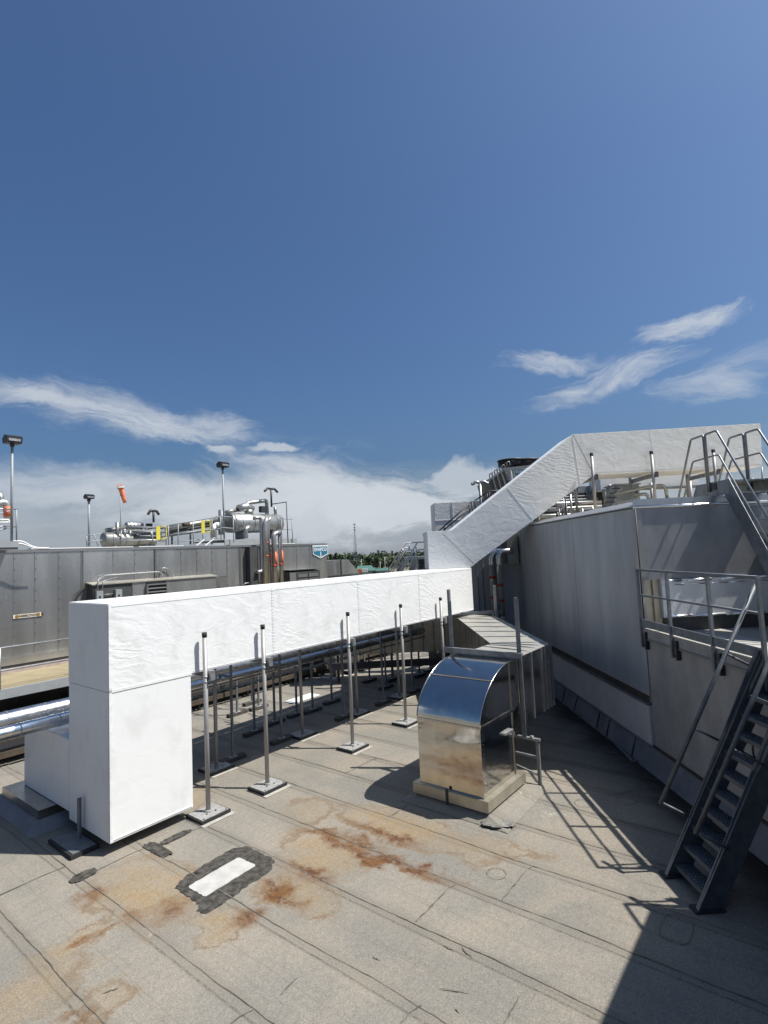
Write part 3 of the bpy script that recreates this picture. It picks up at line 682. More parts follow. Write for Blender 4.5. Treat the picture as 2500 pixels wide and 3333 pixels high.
for z, r, vv in ((3.27, .028, VC-.064), (3.20, .012, VC-.062), (2.64, .024, VC-.064)):
    x = WU+.36
    while x < 14:
        l = random.uniform(.25, .6); make('trim_bead', MB().tube([Q(x, vv, z), Q(x+l, vv, z)], r, 10), M['glint'], bld); x += l+random.uniform(.03, .18)
# patches worn on the render, brackets, hooks
for (px, py, s_) in ((2455, 2200, .2), (2470, 2420, .2)):
    q = onplane(px, py, U*(WU-.01), U)
    make('wall_bracket', MB().tube(bend([q+V*0, q+V*.13, q+V*.13-Zv*.2, q+V*.02-Zv*.24], .03), .010, 6), M['brownsteel'], bld)
for v0 in (15.3, 14.0, 13.2, 11.9, 11.4, 10.3):
    make('flashing_lap', MB().bar(Q(WU-.155, v0, .03), Q(WU-.03, v0+.03, .37), .05, .01, V), M['mastic'], bld)
# set-back ribbed wall behind the bend
make('ribbed_wall', MB().box(1.75, WU-.02, 18.3, 18.4, -.1, 4.55, Q), M['zincwall'], bld)
for u in (1.95, 2.4, 2.85, 2.98, 3.45, 3.62, 4.0):
    make('wall_rib', MB().box(u, u+.035, 18.26, 18.3, 0, 4.5, Q), M['galvd'], bld)
make('return_wall', MB().box(WU-.02, WU+.02, VF, 18.4, 0, 4.5, Q), M['zincwall'], bld)
make('return_cap', MB().box(1.7, WU+.3, 18.2, 18.5, 4.5, 4.6, Q), M['cap'], bld)
# taller block standing to the right, beyond the picture edge, whose edge throws the near shadow
make('shade_unit', MB().box(7.3, 10.5, 7.75, 9.70, 2.38, 4.3, Q), M['zincdark'], bld)  # unseen unit, added to shade the lower roof
make('side_block', MB().box(1.2, 7.93, -6.5, -.46, 0.0, 4.2, P), M['zincwall'], bld)
# loose rod lying along the wall foot
p, q, e = at_z(1804, 2257, .04), at_z(1917, 2333, .04), at_z(2058, 2477, .04)
make('loose_rod', MB().bar(p, q, .03, .03).bar(q, e, .03, .03).bar(e, e+V*-.02+U*.1, .03, .03), M['galv'], label='long bent metal strip lying on the roof at the foot of the wall', cat='metal strip')
# ------------------------------------------------ guard rail on the parapet
RU = WU-.06
rail = thing('guard_rail', Q(RU, 9, 2.3), 'dark steel guard rail along the render parapet beside the stair', 'guard rail')
make('top_rail', MB().tube([Q(RU, 9.74, 3.49), Q(RU, 6.66, 3.49)], .021, 10), M['galvd'], rail)
make('mid_rail', MB().tube([Q(RU, 9.72, 3.045), Q(RU, 6.66, 3.045)], .018, 10), M['galvd'], rail)
make('toe_board', MB().box(RU-.008, RU+.008, 6.66, 9.74, 2.49, 2.62, Q), M['galvd'], rail)
for v0 in (9.74, 8.76, 7.68, 6.66):
    make('rail_post', MB().box(RU-.022, RU+.022, v0-.022, v0+.022, 2.12, 3.49, Q), M['galvd'], rail)
    make('post_clamp', MB().box(RU-.012, RU+.05, v0-.14, v0-.10, 2.10, 2.40, Q).box(RU-.012, RU+.02, v0-.14, v0+.03, 2.14, 2.17, Q), M['darkmetal'], rail)
rail2 = thing('guard_rail', Q(RU, 5.0, 2.3), 'dark steel guard rail continuing past the stair head', 'guard rail')
make('top_rail', MB().tube([Q(RU, 5.95, 3.49), Q(RU, 2.6, 3.49)], .021, 10), M['galvd'], rail2)
make('mid_rail', MB().tube([Q(RU, 5.95, 3.045), Q(RU, 2.6, 3.045)], .018, 10), M['galvd'], rail2)
for v0 in (5.95, 4.8, 3.7): make('rail_post', MB().box(RU-.022, RU+.022, v0-.022, v0+.022, 2.12, 3.49, Q), M['galvd'], rail2)
# ------------------------------------------------ steep stair to the lower roof
stair = thing('steel_stair', Q(3.3, 6.4, 0), 'steep galvanised stair with open treads climbing to the railed parapet', 'stair')
SL = (2.5/1.40)
u0s, u1s = 3.33, 4.80
def su(z): return u0s + z/2.507*(4.72-u0s)
for v0 in (6.735, 6.105):
    make('stringer', MB().prism([Q(su(0)-.03, v0-.02, .0), Q(su(0)+.25, v0-.02, 0), Q(su(2.45)+.26, v0-.02, 2.40), Q(su(2.45)-.03, v0-.02, 2.62)], V*.012), M['stair'], stair)
    make('stringer_flange', MB().bar(Q(su(.02)-.03, v0-.014, .02), Q(su(2.6)-.03, v0-.014, 2.62), .055, .008, V.cross(Q(su(1)-su(0), 0, 1))), M['galvd'], stair)
for k in range(10):
    z = .15+k*.2135; u = su(z)+.02
    tr = MB().box(u, u+.19, 6.12, 6.72, z-.012, z, Q).box(u-.004, u+.012, 6.12, 6.72, z-.045, z+.006, Q).box(u+.18, u+.194, 6.12, 6.72, z-.045, z, Q)
    tp = make('tread', tr, M['stair'], stair)
    st = MB()
    for j in range(12):
        for i_ in range(4): st.box(u+.03+i_*.042, u+.048+i_*.042, 6.15+j*.047, 6.165+j*.047, z, z+.008, Q)
    o = make('grip_buttons', st, M['galv'], tp); o['kind'] = 'stuff'
for v0, nm in ((6.78, 'handrail'), (6.06, 'handrail')):
    off = .33
    lo = Q(3.345, v0, .815)
    dirv = Q(4.72-u0s, 0, 2.507).normalized()
    hi = lo+dirv*2.95
    make(nm, MB().tube([lo, hi], .026, 10), M['stair'], stair)
    for s_ in (.02, 1.0, 2.0):
        p = lo+dirv*s_; nrm = Vector((dirv.z*U.x, dirv.z*U.y, -hypot(dirv.x, dirv.y)))
        make('handrail_arm', MB().tube([p, p+nrm*.40], .016, 8), M['stair'], stair)
for v0 in (6.735, 6.105): make('foot_plate', MB().box(3.27, 3.60, v0-.07, v0+.07, .012, .03, Q), M['darkmetal'], stair)
# ------------------------------------------------ crossover stair on the upper roof edge
co = thing('crossover_stair', Q(6.7, 10, 2.4), 'galvanised crossover stair with looped handrails over the upper roof edge', 'stair')
for u in (6.35, 7.12):
    n_ = 0 if u < 7 else .0
    make('platform_plate', MB().box(u, u+.012, 9.46, 10.42, 4.765, 5.03, Q), M['railsteel'], co)
    make('stringer', MB().prism([Q(u+.001, 9.455, 5.03), Q(u+.001, 9.60, 4.762), Q(u+.001, 8.13, 2.38), Q(u+.001, 7.85, 2.38)], U*.012), M['galvd'], co)
    make('stringer_flange', MB().bar(Q(u-.012, 9.45, 5.035), Q(u-.012, 7.84, 2.40), .008, .05, V), M['railsteel'], co)
    make('stringer', MB().prism([Q(u+.001, 10.42, 5.03), Q(u+.001, 10.42, 4.85), Q(u+.001, 10.52, 4.71), Q(u+.001, 10.64, 4.71)], U*.01), M['galvd'], co)
    for z in (5.94, 5.50):
        r = .021 if z > 5.8 else .018
        far = 11.05 if z > 5.8 else 10.85
        make('handrail', MB().tube(bend([Q(u-.02, 10.03, 4.86 if z > 5.8 else z-.02), Q(u-.02, 10.035, z), Q(u-.02, 10.43, z), Q(u-.02, far+.05, 4.72)], .05), r, 8), M['railsteel'], co)
        near = [Q(u-.02, 9.98, 4.86 if z > 5.8 else z-.02), Q(u-.02, 9.975, z), Q(u-.02, 9.63, z), Q(u-.02, 7.95, z-2.62)]
        make('handrail', MB().tube(bend(near, .05), r, 8), M['railsteel'], co)
make('platform_tread', MB().box(6.365, 7.115, 9.52, 10.4, 4.99, 5.02, Q), M['railsteel'], co)
for k in range(9):
    z = 4.78-k*.24; v0 = 9.45-k*.155
    make('tread', MB().box(6.365, 7.115, v0-.2, v0, z-.03, z, Q), M['galvd'], co)
make('bolt_plate', MB().box(6.335, 6.35, 9.80, 9.90, 4.88, 5.0, Q), M['darkmetal'], co)
q = at_v(2420, 1640, VC-.06); t = thing('wall_drain', q, 'small bent pale drain pipe on the dark panel below the crossover stair', 'pipe')
make('pipe', MB().tube(bend([at_v(2422, 1610, VC-.09), at_v(2426, 1668, VC-.09), at_v(2412, 1674, VC-.09), at_v(2407, 1660, VC-.09)], .02), .018, 8), M['galv'], t)
make('pipe_clip', MB().tube(bend([at_v(2424, 1678, VC-.07), at_v(2407, 1676, VC-.07), at_v(2404, 1655, VC-.07), at_v(2418, 1654, VC-.07)], .01), .008, 6), M['darkmetal'], t)
# ------------------------------------------------ posts under the upper run
labs = ['capped grey pipe post under the upper white duct, left of three', 'capped grey pipe post under the upper white duct, middle of three', 'capped grey pipe post under the upper white duct behind the crossover stair']
for (u, zt), lab in zip(((6.57, 6.67), (8.36, 6.65), (10.22, 6.62)), labs):
    t = thing('roof_duct_stand', Q(u, VE-.1, 4.7), lab, 'pipe stand', 'stands carrying the upper white duct')
    for v0 in (VE-.12, VE+TH+.1):
        make('post', MB().tube([Q(u, v0, 4.7), Q(u, v0, zt-.08)], .045, 12), M['pvc'], t)
        make('post_cap', MB().tube([Q(u, v0, zt-.1), Q(u, v0, zt)], .05, 12), M['black'], t)
    make('cross_strut', MB().bar(Q(u+.07, VE-.2, 5.93), Q(u+.07, VE+TH+.2, 5.93), .06, .12), M['galv'], t)
    make('strut_bracket', MB().box(u+.045, u+.12, VE-.2, VE-.1, 5.86, 6.02, Q), M['darkmetal'], t)
# ------------------------------------------------ looping clad pipes by the set-back wall
t = thing('wall_piping', Q(4.1, 17.9, 1.4), 'pair of shiny clad pipes with red bands looping down the set-back wall', 'pipe')
for k, (du, dv, zz, r) in enumerate(((0, 0, 1.52, .10), (.20, -.22, 1.32, .09))):
    zt = 3.88
    pts = [Q(4.55, 17.85+dv, zt), Q(3.86+du, 17.85+dv, zt), Q(3.86+du, 17.85+dv, zz), Q(1.0, 17.85+dv, zz)]
    make('pipe_run', MB().tube(bend(pts, .28, 8), r, 16), M['sheath'], t)
    for z in ((3.0, 2.35) if k == 0 else (2.75, 2.25)):
        make('red_band', MB().tube([Q(3.86+du, 17.85+dv, z), Q(3.86+du, 17.85+dv, z+.09)], r+.004, 14), M['red'], t)
    make('sleeve', MB().tube([Q(3.86+du, 17.85+dv, 1.9-.1*k), Q(3.86+du, 17.85+dv, 3.45)], r+.002, 14), M['sleeve'], t)
    make('orange_band', MB().tube([Q(2.95, 17.85+dv, zz), Q(3.05, 17.85+dv, zz)], r+.004, 14), M['orange'], t)
make('entry_box', MB().box(4.35, 4.7, 17.6, 18.3, 3.45, 4.5, Q), M['clade'], t)
# dark opening below
make('vent_opening', MB().box(2.3, 4.2, 18.15, 18.26, .5, 1.1, Q), M['black'], bld)

# ================================================================ LEFT-HAND PLANT BUILDING
LB = 18.4
lb = thing('clad_building', P(12, LB, 1.2), 'long low stainless clad plant building behind the white duct', 'building')
edges = [-1.5, -.4, .7, 1.8, 2.9, 4.0, 4.75, 5.75, 6.3, 6.95, 7.62]
edges2 = [7.70, 8.62, 9.35, 10.05]
edges3 = [10.16, 11.1, 11.75, 12.4, 13.1, 13.68, 14.4, 15.1, 15.3, 15.9, 16.8, 17.6, 18.75]
random.seed(11)
for es in (edges, edges2, edges3):
    for a, b_ in zip(es[:-1], es[1:]):
        dz = random.uniform(-.012, .012)
        make('cladding_panel', MB().box(a+.002, b_-.002, LB+dz*.3, LB+.12, 1.5, 4.50, P), M['clad'], lb)
    for a in es[1:-1]:
        make('panel_joint', MB().box(a-.008, a+.008, LB-.008, LB+.1, 1.5, 4.50, P), M['jointm'], lb)
make('core', MB().box(-1.5, 18.72, LB+.13, LB+9, 0, 4.50, P), M['cladd'], lb)
for es in (edges[2:], edges2, edges3):
    for a in es[1:-1]:
        rv = MB()
        for k in range(9): rv.box(a+.02, a+.045, LB-.014, LB-.004, 1.75+k*.32, 1.775+k*.32, P)
        make('rivets', rv, M['cladd'], lb)['kind'] = 'stuff'
for a in (7.62, 10.08, 13.7):
    make('panel_joint', MB().box(a, a+.03, LB-.02, LB+.12, 1.5, 4.52, P), M['clade'], lb)
    make('panel_joint', MB().box(a+.05, a+.075, LB-.02, LB+.12, 1.5, 4.52, P), M['clade'], lb)
    make('panel_gap', MB().box(a+.03, a+.05, LB-.005, LB+.12, 1.5, 4.5, P), M['black'], lb)
make('roof_edge', MB().box(-1.5, 18.75, LB-.03, LB+.3, 4.50, 4.58, P), M['clade'], lb)
for a0, a1 in ((6.2, 9.3), (9.5, 11.2), (14.9, 16.7)):
    make('cap_strip', MB().box(a0, a1, LB-.04, LB+.25, 4.585, 4.615, P), M['white'], lb)
make('roof_deck', MB().box(-1.5, 18.75, LB+.3, LB+9, 4.50, 4.56, P), M['paleroof'], lb)
make('base_trim', MB().box(-1.5, 18.7, LB-.05, LB+.1, 1.28, 1.5, P), M['clad'], lb)
make('base_wall', MB().box(-1.5, 18.7, LB-.02, LB+.12, 0, 1.28, P), M['cladd'], lb)
make('end_taper', MB().prism([P(18.76, LB+.3, 0), P(23.6, LB+.3, 0), P(22.1, LB+.3, 2.6), P(21.4, LB+.3, 3.0), P(20.6, LB+.3, 3.75), P(18.76, LB+.3, 3.75)], B*5), M['clad'], lb)
for a in (20.0, 22.1):
    make('panel_joint', MB().box(a, a+.05, LB+.26, LB+.31, 0, 3.75 if a < 21 else 2.6, P), M['cladd'], lb)
make('panel_joint', MB().box(18.78, 21.4, LB+.26, LB+.31, 2.98, 3.02, P), M['cladd'], lb)
# hood over the intake in front, with louvres, boxes and conduit
IBZ = .36
ib = thing('intake_box', P(9.5, LB, 1.2), 'low dark intake box with louvre and junction boxes fixed to the clad wall', 'air intake')
IB = LB-.42
make('box_top', MB().prism([P(7.75, IB-.06, 3.03), P(12.35, IB-.06, 3.03), P(12.35, LB-.02, 3.10), P(7.75, LB-.02, 3.10)], (0, 0, .03)), M['duststeel'], ib)
make('box_body', MB().box(7.80, 12.3, IB, LB-.03, 1.3, 3.02, P), M['cladd'], ib)
make('box_panel', MB().box(9.05, 9.5, IB-.02, IB, 1.6, 3.02, P), M['clad'], ib)
make('box_panel', MB().box(10.25, 12.28, IB-.02, IB, 1.6, 3.02, P), M['clad'], ib)
make('louvre_frame', MB().box(9.5, 9.54, IB-.14, IB, 2.0, 2.93, P).box(10.2, 10.24, IB-.14, IB, 2.0, 2.93, P).box(9.5, 10.24, IB-.14, IB, 2.90, 2.94, P), M['clade'], ib)
for z in (2.80, 2.68, 2.56, 2.44, 2.32, 2.2): make('slat', MB().hexa([P(9.54, IB-.14, z-.03), P(10.2, IB-.14, z-.03), P(10.2, IB-.02, z+.03), P(9.54, IB-.02, z+.03), P(9.54, IB-.14, z-.01), P(10.2, IB-.14, z-.01), P(10.2, IB-.02, z+.05), P(9.54, IB-.02, z+.05)]), M['clade'], ib)
for a in (7.85, 8.45):
    j = make('junction_box', MB().box(a, a+.2, IB-.14, IB, 2.50, 2.85, P), M['mute'], ib)
    make('keyhole', MB().tube([P(a+.1, IB-.15, 2.66), P(a+.1, IB-.139, 2.66)], .035, 8), M['black'], j)
make('conduit', MB().tube([P(8.0, IB-.05, 2.72), P(8.5, IB-.05, 2.72)], .012, 6), M['galv'], ib)
make('conduit', MB().tube(bend([P(7.9, IB-.1, 2.85), P(7.9, IB-.1, 3.2), P(8.3, LB-.2, 3.32), P(10.2, LB-.12, 3.34), P(10.35, LB-.1, 3.2)], .12), .02, 8), M['galv'], ib)
make('conduit', MB().tube(bend([P(8.05, IB-.1, 2.85), P(8.05, IB-.1, 3.14), P(8.6, LB-.3, 3.24)], .1), .018, 8), M['galv'], ib)
make('conduit', MB().tube(bend([P(10.25, LB-.08, 3.15), P(10.32, LB-.08, 3.5), P(10.62, LB-.08, 3.4), P(10.7, LB-.08, 3.1)], .15), .018, 8), M['galv'], ib)
make('hose', MB().tube(bend([P(7.7, LB-.06, 3.0), P(7.4, LB-.12, 2.7), P(7.42, LB-.2, 2.0), P(7.7, LB-.3, 1.6)], .2), .03, 8), M['black'], ib)
make('box_end', MB().prism([P(12.4, LB-.5, 1.5), P(12.9, LB-.05, 1.5), P(13.1, LB-.05, 3.0), P(12.4, LB-.5, 3.0)], (0, 0, .02)), M['clade'], ib)
ib.location.z += IBZ
# louvred intake under the shield
lv = thing('louvred_intake', P(16.6, LB-.4, 1.5), 'projecting intake with gridded louvre below the blue shield sign', 'air intake')
make('hood_body', MB().hexa([P(15.75, LB-.5, 1.5), P(17.75, LB-.5, 1.5), P(17.75, LB-.02, 1.5), P(15.75, LB-.02, 1.5), P(15.9, LB-.5, 3.12), P(17.75, LB-.5, 3.12), P(17.75, LB-.02, 3.2), P(15.9, LB-.02, 3.2)]), M['cladd'], lv)
make('hood_lid', MB().box(15.85, 17.8, LB-.54, LB-.02, 3.2, 3.235, P), M['clade'], lv)
for a in (16.35, 17.0):
    for k in range(6):
        z = 3.02-k*.21
        make('slat', MB().box(a+.03, a+.60, LB-.53, LB-.51, z-.15, z, P), M['clade'], lv)
make('side_panel', MB().box(15.9, 16.25, LB-.53, LB-.51, 1.5, 3.1, P), M['clad'], lv)
lv.location.z += .22
# ------------------------------------------------ lettering
def text_mesh(name, body, size, origin, ex, ey, m, parent, bold=0.0, n_off=.012):
    cu_ = bpy.data.curves.new(name, 'FONT'); cu_.body = body; cu_.size = size; cu_.align_x = 'CENTER'; cu_.align_y = 'CENTER'; cu_.extrude = .002; cu_.offset = bold
    to = bpy.data.objects.new(name+'_src', cu_); COL.objects.link(to)
    bpy.context.view_layer.update()
    me = bpy.data.meshes.new_from_object(to.evaluated_get(bpy.context.evaluated_depsgraph_get()))
    bpy.data.objects.remove(to); bpy.data.curves.remove(cu_)
    ez = ex.cross(ey)
    mb = MB(); mb.add([origin+ex*v.co.x+ey*v.co.y+ez*(v.co.z+n_off) for v in me.vertices], [tuple(p.vertices) for p in me.polygons])
    bpy.data.meshes.remove(me)
    return make(name, mb, m, parent)
def shield(name, c, ex, wd, ht, label):
    n = ex.cross(Zv)        # facing direction
    t = thing(name, c, label, 'sign')
    def sh(s, o):
        w_, h_ = wd/2*s, ht/2*s
        pts = [(-w_, h_), (w_, h_), (w_*.97, -h_*.35), (0, -h_), (-w_*.97, -h_*.35)]
        return [c+ex*x+Zv*y+n*o for x, y in pts]
    make('border', MB().prism(sh(1.0, .0), n*.012), M['white'], t)
    k = 1-.12
    w_, h_ = wd/2-.04*wd, ht/2-.06*wd
    pts = [(-w_, h_), (w_, h_), (w_*.97, -h_*.33), (0, -h_+.01), (-w_*.97, -h_*.33)]
    make('field', MB().prism([c+ex*x+Zv*y+n*.0125 for x, y in pts], n*.006), M['signblue'], t)
    text_mesh('lettering', 'EVAPCO', wd*.215, c+Zv*ht*.17, ex, Zv, M['white'], t, .006, .019)
    make('stem', MB().prism([c+ex*x+Zv*y+n*.019 for x, y in ((-.025*wd, .0), (.025*wd, 0), (.025*wd, -ht*.42), (-.025*wd, -ht*.42))], n*.004), M['white'], t)
c = at_b(1043, 1796, LB-.03)
shield('shield_sign', P(c.dot(D), LB-.03, c.z), D, 1.02, .62, 'blue and white EVAPCO shield at the far end of the clad wall')
c = at_b(94, 2003, LB-.03)
t = thing('pipe_marker', P(c.dot(D), LB-.03, c.z), 'small tan and white label strip with dark lettering on the clad wall', 'label')
mc = P(c.dot(D), LB-.03, c.z)
make('strip', MB().box(c.dot(D)-.40, c.dot(D)+.36, LB-.03, LB-.02, c.z-.055, c.z+.055, P), M['cream'], t)
for s_ in (-.31, .25): make('seal', MB().tube([mc+D*s_-B*.002, mc+D*s_-B*.006], .05, 14), M['brownink'], t)
make('end_mark', MB().box(c.dot(D)+.33, c.dot(D)+.38, LB-.036, LB-.0305, c.z-.055, c.z+.055, P), M['ink'], t)
text_mesh('lettering', 'AMMONIA', .105, mc-D*.03, D, Zv, M['ink'], t, .002, .004)

# ------------------------------------------------ deck, beam, walkway in front of it
dk = thing('service_deck', P(6, 17, 0), 'brown coated service deck with steel beam edge at the foot of the clad wall', 'deck')
make('deck_top', MB().box(-1.5, 19, 15.82, LB-.06, 1.02, 1.1, P), M['deck'], dk)
make('edge_beam', MB().box(-1.5, 19, 15.76, 15.82, .88, 1.11, P), M['mute'], dk)
make('curb_strip', MB().box(-1.5, 19, LB-.30, LB-.06, 1.10, 1.2, P), mat('rusty_pink', (.36, .27, .23), .8, 0, (.45, .38, .34), 5), dk)
for a in (1, 4.2, 7.5, 10.5, 13.5, 16.5): make('leg', MB().box(a, a+.1, 15.9, 16.0, 0, 1.02, P), M['darkmetal'], dk)
rl = thing('deck_rail', P(5, 15.8, 1.1), 'pale two-bar handrail along the brown deck at far left', 'guard rail')
for z in (2.11, 1.56): make('rail', MB().tube([P(-1.4, 15.78, z), P(8.3, 15.78, z)], .022, 8), M['galv'], rl)
for a in (.8, 2.7, 4.66, 6.6, 8.3): make('rail_post', MB().tube([P(a, 15.78, 1.1), P(a, 15.78, 2.11)], .022, 8), M['galv'], rl)
wk = thing('grated_walkway', P(8, 14, 0), 'dark brown slatted walkway low on the roof beyond the pipes', 'walkway')
for k in range(120):
    a = -1+k*.17; make('slat', MB().box(a, a+.158, 13.35, 14.6, .50, .54, P), M['brownsteel'], wk)
for b_ in (13.35, 13.95, 14.55): make('beam', MB().box(-1, 19.4, b_, b_+.06, .36, .50, P), M['darkmetal'], wk)
make('rail', MB().bar(P(-1, 13.3, .25), P(19.4, 13.3, .25), .05, .12), M['brownsteel'], wk)
for k in range(12):
    for b_ in (13.36, 14.5): make('leg', MB().box(.5+k*1.6, .57+k*1.6, b_, b_+.07, 0, .36, P), M['darkmetal'], wk)
q = P(3.3, 13.6, .54)
t = thing('orange_valve_cover', q, 'faded orange rusty block beside the walkway at far left', 'valve')
make('block', MB().tube([P(3.15, 13.2, .62), P(3.5, 13.2, .62)], .16, 12), mat('faded_orange', (.45, .12, .05), .7, 0, (.55, .28, .18), 6), t)
make('flange', MB().tube([P(3.12, 13.2, .62), P(3.16, 13.2, .62)], .21, 12), M['brownsteel'], t)
make('stem', MB().tube([P(3.3, 13.2, .3), P(3.3, 13.2, .9)], .03, 8), M['darkmetal'], t)
# vertical clad pipes standing beyond the thin stands
for (px, n_) in ((1102, 3), (1153, 3)):
    g_ = at_z(px, 2200 if px < 1120 else 2188)
    t = thing('riser_group', (g_.x, g_.y, 0), 'three bright vertical riser pipes on the roof, %s group seen under the duct' % ('left' if px < 1120 else 'right'), 'pipe', 'riser pipes under the duct')
    for k in range(n_):
        p = g_+D*(k-1)*.17; make('riser', MB().tube([p, p+Zv*1.5], .075, 12), M['sheathd'], t)
        make('riser_cap', MB().tube([p+Zv*1.5, p+Zv*1.56], .08, 12), M['galvd'], t)
    make('base_sheet', MB().box(AB(g_)[0]-.5, AB(g_)[0]+.5, AB(g_)[1]-.3, AB(g_)[1]+.3, .012, .02, P), M['padsheet'], t)
g_ = at_z(1010, 2268); make('loose_sheet', MB().box(AB(at_z(945, 2290))[0], AB(at_z(945, 2290))[0]+1.0, AB(at_z(945, 2290))[1]-.15, AB(at_z(945, 2290))[1]+.25, .012, .03, P), M['white'], label='white sheet lying in the sun beyond the pipe stands', cat='sheet')
# brown ribbed duct beyond the bend, under the white duct
t = thing('crosswise_duct', P(15.5, 12, 0), 'shaded brown ribbed duct crossing low beyond the white duct', 'duct')
make('duct_body', MB().box(-1.6, 2.6, 17.1, 18.1, .9, 2.0, Q), M['duststeel'], t)
for k in range(13): make('rib', MB().box(-1.55+k*.33, -1.52+k*.33, 17.06, 17.1, .9, 2.0, Q), M['galvd'], t)
for u in (-1.3, .4, 2.2): make('leg', MB().box(u, u+.08, 17.5, 17.58, 0, .9, Q), M['darkmetal'], t)
make('tray', MB().box(-1.5, 2.5, 16.7, 16.8, .55, .75, Q), M['darkmetal'], t)

# ================================================================ PLANT ON THE LEFT ROOF
ZR = 4.56
def pt(px, py, b): return at_b(px, py, b)
def lamp(px0, ybase, px1, ytop, b, label, wd=.5, flip=1, m=None):
    p = pt(px0, ybase, b); q = pt(px1, ytop, b); q = Vector((p.x, p.y, q.z))
    t = thing('flood_light', p, label, 'flood light', 'flood lights on tall poles')
    make('pole', MB().tube([p, q], .035, 10), M['mute'], t)
    k = wd/.5
    h = make('lamp_housing', MB().prism([q+D*(-wd*.5)+Zv*.02-B*.22*k, q+D*(-wd*.5)+Zv*.02+B*.15*k, q+D*(-wd*.5)+Zv*.22*k+B*.22*k, q+D*(-wd*.5)+Zv*.34*k, q+D*(-wd*.5)+Zv*.26*k-B*.26*k], D*wd), M['darkmetal'], t, bevel=.012)
    make('reflector', MB().box(AB(q)[0]-wd*.36, AB(q)[0]+wd*.36, AB(q)[1]-.256*k, AB(q)[1]-.235*k, q.z+.09*k, q.z+.18*k, P), M['galv'], h)
    make('yoke', MB().tube([q-Zv*.06, q+Zv*.06], .06, 10), M['darkmetal'], t)
lamp(38, 1762, 38.5, 1447, 17.6, 'tall pole with dark flood light at the far left edge', .40)
lamp(290, 1778, 290, 1626, 19.6, 'shorter pole with a twin flood light left of the windsock', .28)
lamp(730, 1755, 727, 1524, 18.9, 'tall pole with dark flood light beside the big tank', .40)
# windsock
p = pt(394, 1775, 20.3); q = pt(392, 1600, 20.3); q = Vector((p.x, p.y, q.z))
t = thing('windsock', p, 'limp orange windsock on a slim pole above the tanks', 'windsock')
make('pole', MB().tube([p, q+Zv*.12], .022, 8), M['mute'], t)
make('hoop', MB().tube([q+Zv*.16+D*.11*cos(k*pi/8)+Zv*.11*sin(k*pi/8) for k in range(17)], .016, 6, False), M['sock'], t)
pts = [q+Zv*.16, q+D*.04+Zv*.05, q+D*.07-Zv*.08, q+D*.12-Zv*.26, q+D*.16-Zv*.42]
make('sock', MB().tube(pts, [.10, .095, .085, .075, .06], 12), M['sock'], t)
make('sock_band', MB().tube([q+Zv*.175, q+Zv*.13+D*.01], [.125, .14], 12), M['cream'], t)
# double gooseneck vents
def tvent(px, ytop, ybase, b, span, label, m):
    p = pt(px, ybase, b); q = pt(px, ytop, b); q = Vector((p.x, p.y, q.z)); x = D if b > 0 else U
    t = thing('twin_vent', p, label, 'vent')
    make('stack', MB().tube([p, q], .045, 8), m, t)
    for s_ in (-1, 1):
        make('outlet', MB().tube(bend([q, q+x*s_*span*.55+Zv*.03, q+x*s_*span*.8-Zv*.06, q+x*s_*span*1.05-Zv*.07-Zv*.06], .08), .055, 8), m, t)
tvent(500, 1664, 1700, 20.5, .22, 'small black twin-outlet vent above the left tank group', M['darkmetal'])
tvent(884, 1592, 1650, 20.0, .38, 'tall black twin-outlet vent above the big tank', M['darkmetal'])
# horizontal vessels
def vessel(name, x0, x1, yc, rpx, b, label, m, saddles=True, along=D):
    p = pt(x0, yc, b); q = pt(x1, yc, b); q = Vector((q.x, q.y, p.z)); r = rpx*(p-Vector((0, 0, 4))).length/FPX
    d = (q-p).normalized(); t = thing(name, Vector((p.x, p.y, p.z-r)), label, 'tank')
    make('shell', MB().tube([p-d*r*.28, p-d*r*.24, p-d*r*.12, p, q, q+d*r*.18, q+d*r*.3], [r*.02, r*.6, r*.9, r, r, r*.75, .02], 24), m, t)
    n = 4
    for k in range(n):
        c_ = p.lerp(q, (k+.5)/n); make('band', MB().tube([c_-d*.012, c_+d*.012], r+.01, 24), M['galvd'], t)
    if saddles:
        for k in (.18, .8):
            c_ = p.lerp(q, k); a_, b_, z_ = AB(c_); make('saddle', MB().box(a_-.06, a_+.06, b_-r*.7, b_+r*.7, ZR+.02 if x0 < 700 else ZR+.35, z_-r*.7, P), M['galvd'], t)
    return t, p, q, r
M['tank'] = mat('tank_cladding', (.42, .42, .40), .42, .8, (.54, .54, .50), 2.5, (1, 1, 1), .6, rvar=.08)
M['tankd'] = mat('tank_cladding_dark', (.27, .27, .25), .45, .75, (.38, .38, .35), 2.5, rvar=.08)
t, p, q, r = vessel('horizontal_tank', 338, 500, 1757, 22, 20.6, 'long horizontal metal tank low on the roof under the windsock', M['tankd'])
for px, py0, py1 in ((405, 1722, 1750), (423, 1726, 1750), (470, 1730, 1750), (382, 1700, 1760)):
    a0_ = pt(px, py0, 20.4); a1_ = pt(px, py1, 20.4); make('nozzle', MB().tube([Vector((a0_.x, a0_.y, a0_.z)), Vector((a0_.x, a0_.y, a1_.z))], .07, 10), M['tankd'], t)
t, p, q, r = vessel('receiver_tank', 412, 462, 1712, 12, 20.9, 'small horizontal receiver sitting above the low tank', M['tank'], False)
make('pipe', MB().tube([pt(440, 1713, 20.9), pt(480, 1714, 20.9), pt(530, 1718, 20.9)], .07, 10), M['tank'], t)
make('pipe', MB().tube([pt(345, 1727, 20.9), pt(412, 1717, 20.9)], .09, 10), M['tankd'], t)
make('valve', MB().box(AB(pt(487, 1712, 20.8))[0]-.1, AB(pt(487, 1712, 20.8))[0]+.1, 20.75, 20.95, pt(487, 1722, 20.8).z, pt(487, 1704, 20.8).z, P), M['darkmetal'], t)
